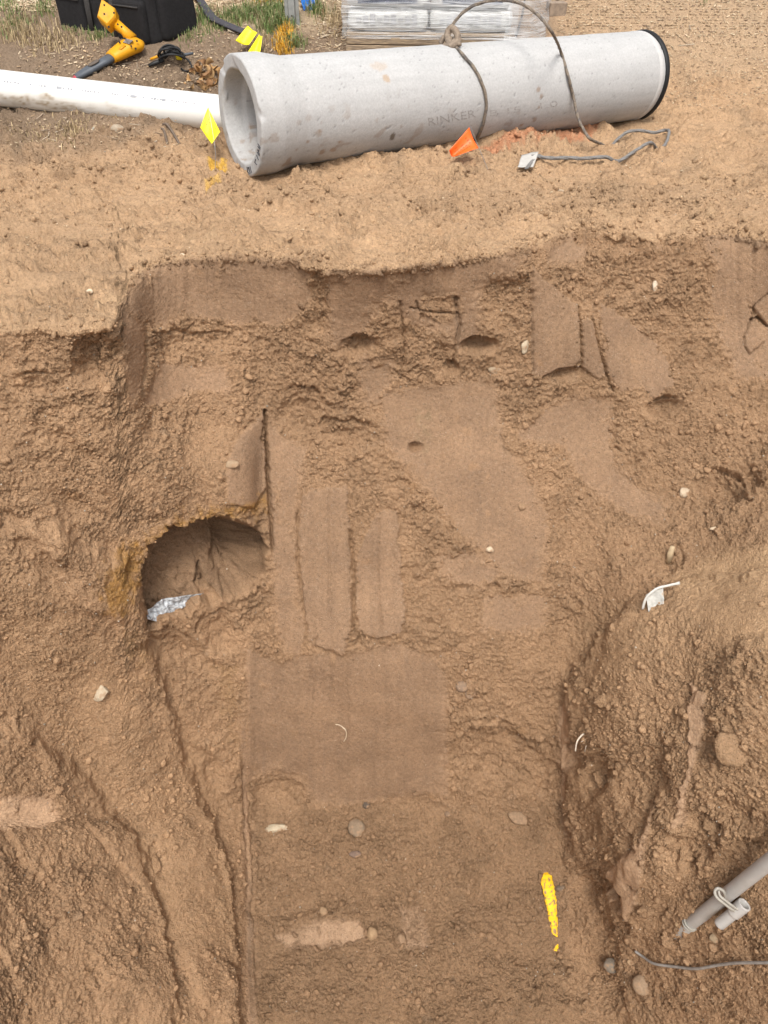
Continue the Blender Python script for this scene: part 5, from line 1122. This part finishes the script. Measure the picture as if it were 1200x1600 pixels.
ST = [(323, 356, 22, 12, (.50, .42, .33), 'largest pale pebble lying on the sand below the pipe bell', 0), (143, 468, 11, 8, (.66, .60, .50), 'small white pebble on the sand left of the cut edge', 0),
 (286, 402, 9, 6, (.66, .58, .47), 'tiny white pebble on the lip of the upper left smooth face', 0), (10, 418, 12, 9, (.60, .52, .42), 'pale pebble on the sand at the left margin above the bank', 0),
 (146, 1060, 28, 34, (.50, .45, .37), 'pale angular stone set in the left bank below the cave', 1), (820, 541, 15, 24, (.50, .45, .37), 'pale triangular stone in the hollow left of the smooth slab', 1),
 (772, 580, 27, 13, (.36, .30, .23), 'flat curved stone sticking out under the wide hollow', 1), (1023, 450, 10, 20, (.62, .57, .50), 'white upright stone in the crumbly top right wall', 1), (1070, 768, 20, 17, (.50, .43, .35), 'pale round stone left of the dark hollow in the right slope', 0),
 (1116, 829, 15, 8, (.58, .50, .40), 'small pale flat stone above the sandy bench at right', 1), (722, 1072, 20, 19, (.24, .18, .14), 'upper round brown stone of the pair beside the lower smooth face', 0), (735, 1086, 18, 16, (.27, .20, .15), 'lower round brown stone of the pair beside the lower smooth face', 0),
 (558, 1294, 28, 34, (.24, .19, .145), 'egg shaped grey brown cobble half buried on the pit floor', 0), (572, 1258, 14, 13, (.10, .085, .075), 'small dark pebble at the foot of the smooth wall', 0), (434, 1294, 42, 20, (.47, .43, .35), 'whitish flat rock flake jutting over a dark gap on the pit floor', 1),
 (811, 1279, 50, 24, (.26, .19, .135), 'wide flat brown stone lying on the pit floor at right', 1), (556, 1336, 20, 12, (.19, .145, .13), 'purplish brown stone just below the egg shaped cobble', 0), (582, 1461, 19, 21, (.34, .25, .165), 'pale round cobble at the right end of the flat sand patch', 0),
 (505, 1424, 14, 14, (.31, .225, .15), 'small round tan pebble above the flat sand patch', 0), (628, 1470, 22, 28, (.28, .20, .14), 'angular brown stone between the two flat sand patches', 1), (700, 1272, 12, 9, (.22, .16, .12), 'tiny dark stone on the floor near the right foot of the wall', 0),
 (947, 1215, 36, 30, (.34, .26, .19), 'blocky grey clod in the right mound below the white roots', 1), (970, 1092, 36, 32, (.26, .185, .125), 'square brown clod casting shadow high on the right mound', 1), (357, 726, 24, 14, (.38, .30, .22), 'smooth tan pebble beside the small slab above the cave', 0),
 (966, 1507, 42, 24, (.20, .18, .16), 'smooth grey stone at the bottom edge below the yellow strip', 0), (1021, 1527, 34, 30, (.30, .23, .17), 'round brown stone at the bottom edge left of the wire', 0), (878, 1388, 18, 10, (.17, .14, .115), 'dark stone touching the right side of the yellow strip', 0),
 (1035, 1398, 36, 24, (.33, .235, .155), 'large tan clod lying above the grey conduit', 1), (1138, 1450, 16, 14, (.29, .235, .17), 'brown stone under the short conduit stub', 0), (1080, 1425, 14, 10, (.48, .36, .24), 'pale chip beside the lower end of the conduit', 1),
 (186, 206, 26, 17, (.38, .34, .29), 'grey rubble piece on the sand under the white pipe', 1), (212, 214, 16, 11, (.36, .32, .27), 'small grey rubble piece right of the larger rubble', 1), (148, 203, 10, 7, (.42, .44, .42), 'small pale green stone under the white pipe', 0),
 (1178, 1150, 58, 70, (.42, .29, .18), 'big pale lump of sandy soil at the right margin', 1), (665, 1150, 0, 0, None, '', 0), (1080, 285, 0, 0, None, '', 0), (815, 790, 14, 12, (.30, .21, .14), 'brown stone in the rubble band right of the long smooth face', 0), (765, 858, 16, 12, (.62, .55, .45), 'white chip near the lower tip of the long smooth face', 1),
 (665, 72 + 300, 0, 0, None, '', 0), (875, 296, 12, 7, (.46, .40, .33), 'pale pebble on the sand below the rope end', 0), (662, 343, 16, 9, (.40, .30, .22), 'tan clod on the sand above the smooth wall', 1), (1100, 200, 0, 0, None, '', 0), (745, 905, 0, 0, None, '', 0),
 (80, 1440, 30, 24, (.38, .26, .165), 'tan clod on the lower left bank near the frame edge', 1), (1068, 1456, 40, 24, (.3, .2, .1), 'loose soil clod heaped against the lower end of the grey conduit', 1), (1090, 1458, 24, 18, (.3, .2, .1), 'small clod under the two rings of the grey conduit', 1), (225, 1350, 24, 44, (.31, .215, .14), 'dark ragged clod clinging midway down the left bank', 1), (1000, 1495, 16, 12, (.33, .24, .16), 'small brown stone just above the round stone at bottom', 0)]
for k, (u, v, w, h, c, lb, an) in enumerate(ST):
    if w: stone(u, v, w, h, c, lb, 'soil clod' if ('clod' in lb or 'lump' in lb) else 'stone', 'soil_clod' if ('clod' in lb or 'lump' in lb) else 'stone', bool(an), seed=k, sink=.45 if 'clod' in lb or 'lump' in lb else .42)

# ------------------------------------------------------------------ things in the pit
def toward(u, v, d):  # a point over the soil, lifted towards open air
    return pos(u, v) + nrm(u, v) * d
V, F, _, _ = sheet([ray_point(u, v, min(zc_at(1008, 950), zc_at(1036, 940)) - d) for u, v, d in ((1009, 930, .08), (1036, 915, .10), (1038, 950, .08), (1013, 956, .06))], .003, 12, 12, .02, .010, 7)
PS = thing('plastic_scrap', 'torn whitish plastic scrap poking from the right mound', 'plastic scrap', pos(1025, 940))
obj('film', V, F, make_mat('dusty_clear_plastic', (.50, .50, .47), rough=.35, var=.2, nscale=60, col2=(.38, .28, .19), c2scale=30, c2lo=.58, c2hi=.66), PS, smooth=True)
m = MB(); m.tube(spline([ray_point(u, v, min(zc_at(1008, 950), zc_at(1036, 940)) - d) for u, v, d in ((1004, 952, .07), (1010, 934, .10), (1026, 920, .11), (1044, 915, .11), (1062, 911, .11))], 6), [.006] + [.007] * 22 + [.009] * 2, 8, flat=.6); m.obj('folded_edge', make_mat('white_edge', (.50, .49, .45), rough=.5), PS, smooth=True)
RT = thing('white_roots', 'forked white plant roots dangling from the right mound face', 'roots', pos(915, 1150))
for pts, r0 in (([(922, 1138), (912, 1146), (902, 1158), (899, 1174)], .006), ([(918, 1140), (918, 1156), (914, 1174)], .0045), ([(920, 1140), (925, 1150), (919, 1160)], .0035), ([(917, 1155), (908, 1159)], .0025)):
    m = MB(); sp2 = spline([ray_point(u, v, min(zc_at(912, 1150), zc_at(900, 1170), zc_at(925, 1140)) - .06) for u, v in pts], 6); m.tube(sp2, list(np.linspace(r0, r0 * .6, len(sp2))), 7); m.obj('root', make_mat('pale_root', (.60, .52, .42), rough=.6), RT, smooth=True)
m = MB(); m.tube([toward(1042, 874, .01), toward(1048, 866, .03), toward(1054, 860, .045)], [.016, .017, .012], 9, flat=.8)
m.obj('broken_stick', make_mat('pale_stick', (.42, .32, .20), rough=.8, var=.2), label='short pale broken stick poking out beside the sandy bench', cat='stick', loc=pos(1042, 874), smooth=True)
for k, (pts, lb) in enumerate([([(536, 1135), (541, 1141), (540, 1150), (538, 1158)], 'short pale rootlet hanging on the lower smooth wall'), ([(525, 1131), (532, 1133), (540, 1139)], 'thin tan rootlet lying across the lower smooth wall')]):
    m = MB(); m.tube(spline([toward(u, v, .006) for u, v in pts], 5), .0028, 6); m.obj('rootlet', make_mat('tan_rootlet', (.52, .42, .30), rough=.7), label=lb, cat='root', loc=pos(*pts[0]), group='rootlets on the smooth wall', smooth=True)
# yellow line standing out of the pit floor
r = np.random.default_rng(3); yp = spline([toward(853, 1364, -.005), toward(856, 1385, .012), toward(861, 1420, .014), toward(866, 1452, .004), toward(868, 1486, .0)], 24)
m = MB(); rad = np.interp(np.linspace(0, 1, len(yp)), [0, .06, .3, .7, .74, .8, 1], [.012, .034, .037, .025, .016, .020, .015]); m.tube(yp, rad, 28, flat=.38)
YV = np.array(m.V); YV += (YV - yp[np.clip(np.arange(len(YV)) // 28, 0, len(yp) - 1)]) * (.25 * noise(YV, 40, 901) + .15 * noise(YV, 90, 904))[:, None]
sp3 = sstep(.20, .30, noise(YV, 60, 902) + .6 * noise(YV, 140, 903)); yt = np.tile(np.array([.86, .50, .015]), (len(YV), 1)); yt = yt * (1 - sp3[:, None]) + np.array([.30, .18, .09]) * sp3[:, None]
obj('yellow_strip', YV, m.F, attr_mat('yellow_marking_paint', rough=.6), label='bright yellow painted strip speckled with dirt on the pit floor', cat='marked line', loc=pos(858, 1420), attr={'tint': yt, 'grit': np.zeros(len(YV))}, smooth=True)
# grey conduit and tied stub
M_cond = make_mat('pale_grey_conduit', (.40, .385, .365), rough=.42, var=.07, nscale=20, spec=.45, col2=(.36, .34, .31), c2scale=14, c2lo=.55, c2hi=.8)
zA, zB = zc_at(1075, 1446), min(zc_at(1198, 1346), zc_at(1160, 1378)); ca_ = ray_point(1070, 1449, zA - .035); zA -= .035; cl = [(zc_at(1072 + 127 * t, 1447 - 100 * t) - .06 - zA * (1 - t)) / t for t in np.linspace(.2, 1, 17)]; cb_ = ray_point(1199, 1347, min(cl)); cb_ = cb_ + (cb_ - ca_) * .5
CD = thing('grey_conduit', 'pale grey plastic conduit slanting up out of the right side of the pit', 'conduit', pos(1072, 1448))
m = MB(); dC = cb_ - ca_; dC /= np.linalg.norm(dC); lc = np.linalg.norm(cb_ - ca_); m.lathe(ca_ - dC * .03 - np.array([0, 0, .02]), dC, [(-.05, .024), (-.05, .0305), (-.048, .031), (-.03, .031), (lc * .2, .031), (lc * .5, .031), (lc + .05, .031), (lc + .058, .031), (lc + .06, .0305), (lc + .06, .025)], 32); m.obj('tube', M_cond, CD, smooth=True)
M_tie = make_mat('grey_cable_tie', (.33, .31, .27), rough=.5)
def ring(c, d, r_, rx=1.0, wd=.0045, off=None):
    x = np.cross(d, [0, 0, 1]); x /= np.linalg.norm(x); y = np.cross(d, x); m = MB()
    pts = [c + (off if off is not None else 0) * max(0, -math.sin(t)) + r_ * (math.cos(t) * x * rx + math.sin(t) * y) for t in np.linspace(0, 2 * math.pi, 28)]; m.tube(pts, wd, 7); return m
ring(ca_ + dC * .055, dC, .034).obj('tie', M_tie, CD, smooth=True); ring(ca_ + dC * .075, dC, .0345).obj('tie', M_tie, CD, smooth=True)
zA = min(zc_at(1137 + 29 * t, 1434 - 23 * t) for t in (0, .25, .5, .75, 1)) - .04; cS0, cS1 = ray_point(1137, 1434, zA), ray_point(1166, 1411, zA - .06); dS = cS1 - cS0; lS = np.linalg.norm(dS); dS /= lS
SB = thing('conduit_stub', 'short open grey conduit stub tied beside the longer conduit', 'conduit', pos(1140, 1440))
m = MB(); m.lathe(cS0 - dS * .02, dS, [(-.04, .0), (-.04, .024), (-.038, .025), (-.03, .025), (lS * .43, .025), (lS * .45, .0252), (lS * .45 + .002, .0295), (lS * .45 + .006, .030), (lS * .6, .030), (lS, .030), (lS + .008, .030), (lS + .01, .0292), (lS + .01, .021), (lS + .008, .0202), (lS * .7, .020), (.025, .018), (.02, .0)], 28); m.obj('tube', M_cond, SB, smooth=True)
m = MB(); zc_ = cz(ca_ + dC * np.linalg.norm(ray_point(1125, 1400, zA) - ca_)); lp = [ray_point(u, v, zc_ - dz) for u, v, dz in ((1132, 1408, .0), (1131, 1394, .055), (1122, 1388, .065), (1117, 1393, .065), (1120, 1402, .07), (1132, 1412, .07), (1146, 1422, .06), (1160, 1428, .04))]
m.tube(spline(lp, 8), .007, 7); m.tube(spline([p + np.array([.012, 0, .012]) for p in lp[3:]], 8), .006, 7); m.obj('tie_wire', M_tie, SB, smooth=True)
m = MB(); m.tube(spline([toward(1008, 1469, .01), toward(1022, 1480, .02), toward(1045, 1487, .02), toward(1080, 1493, .02), toward(1115, 1493, .02), toward(1150, 1487, .02), toward(1180, 1480, .03), toward(1225, 1473, .03)], 8), [.003] + [.007] * 56, 8)
m.obj('buried_wire', make_mat('grey_cable_sheath', (.27, .25, .23), rough=.5, var=.2), label='thin grey cable looping out of the soil below the conduit', cat='cable', loc=pos(1100, 1492), smooth=True)
# clear plastic bag in the cave
p = [pos(222, 968), pos(252, 940), pos(312, 930), pos(300, 962)]
V, F, _, _ = sheet([ray_point(224, 966, zc_at(222, 995) - .03), ray_point(250, 936, zc_at(250, 995) - .03), ray_point(316, 926, zc_at(312, 965) - .02), ray_point(268, 976, zc_at(272, 995) - .05)], .002, 26, 20, .03, .035, 11)
obj('crumpled_plastic', V, F, make_mat('clear_crumpled_plastic', (.40, .42, .44), rough=.12, spec=.9, var=.5, nscale=60, bump=.012, bscale=60), label='crumpled clear plastic sheet glinting in the cave of the left bank', cat='plastic sheet', loc=pos(262, 960))
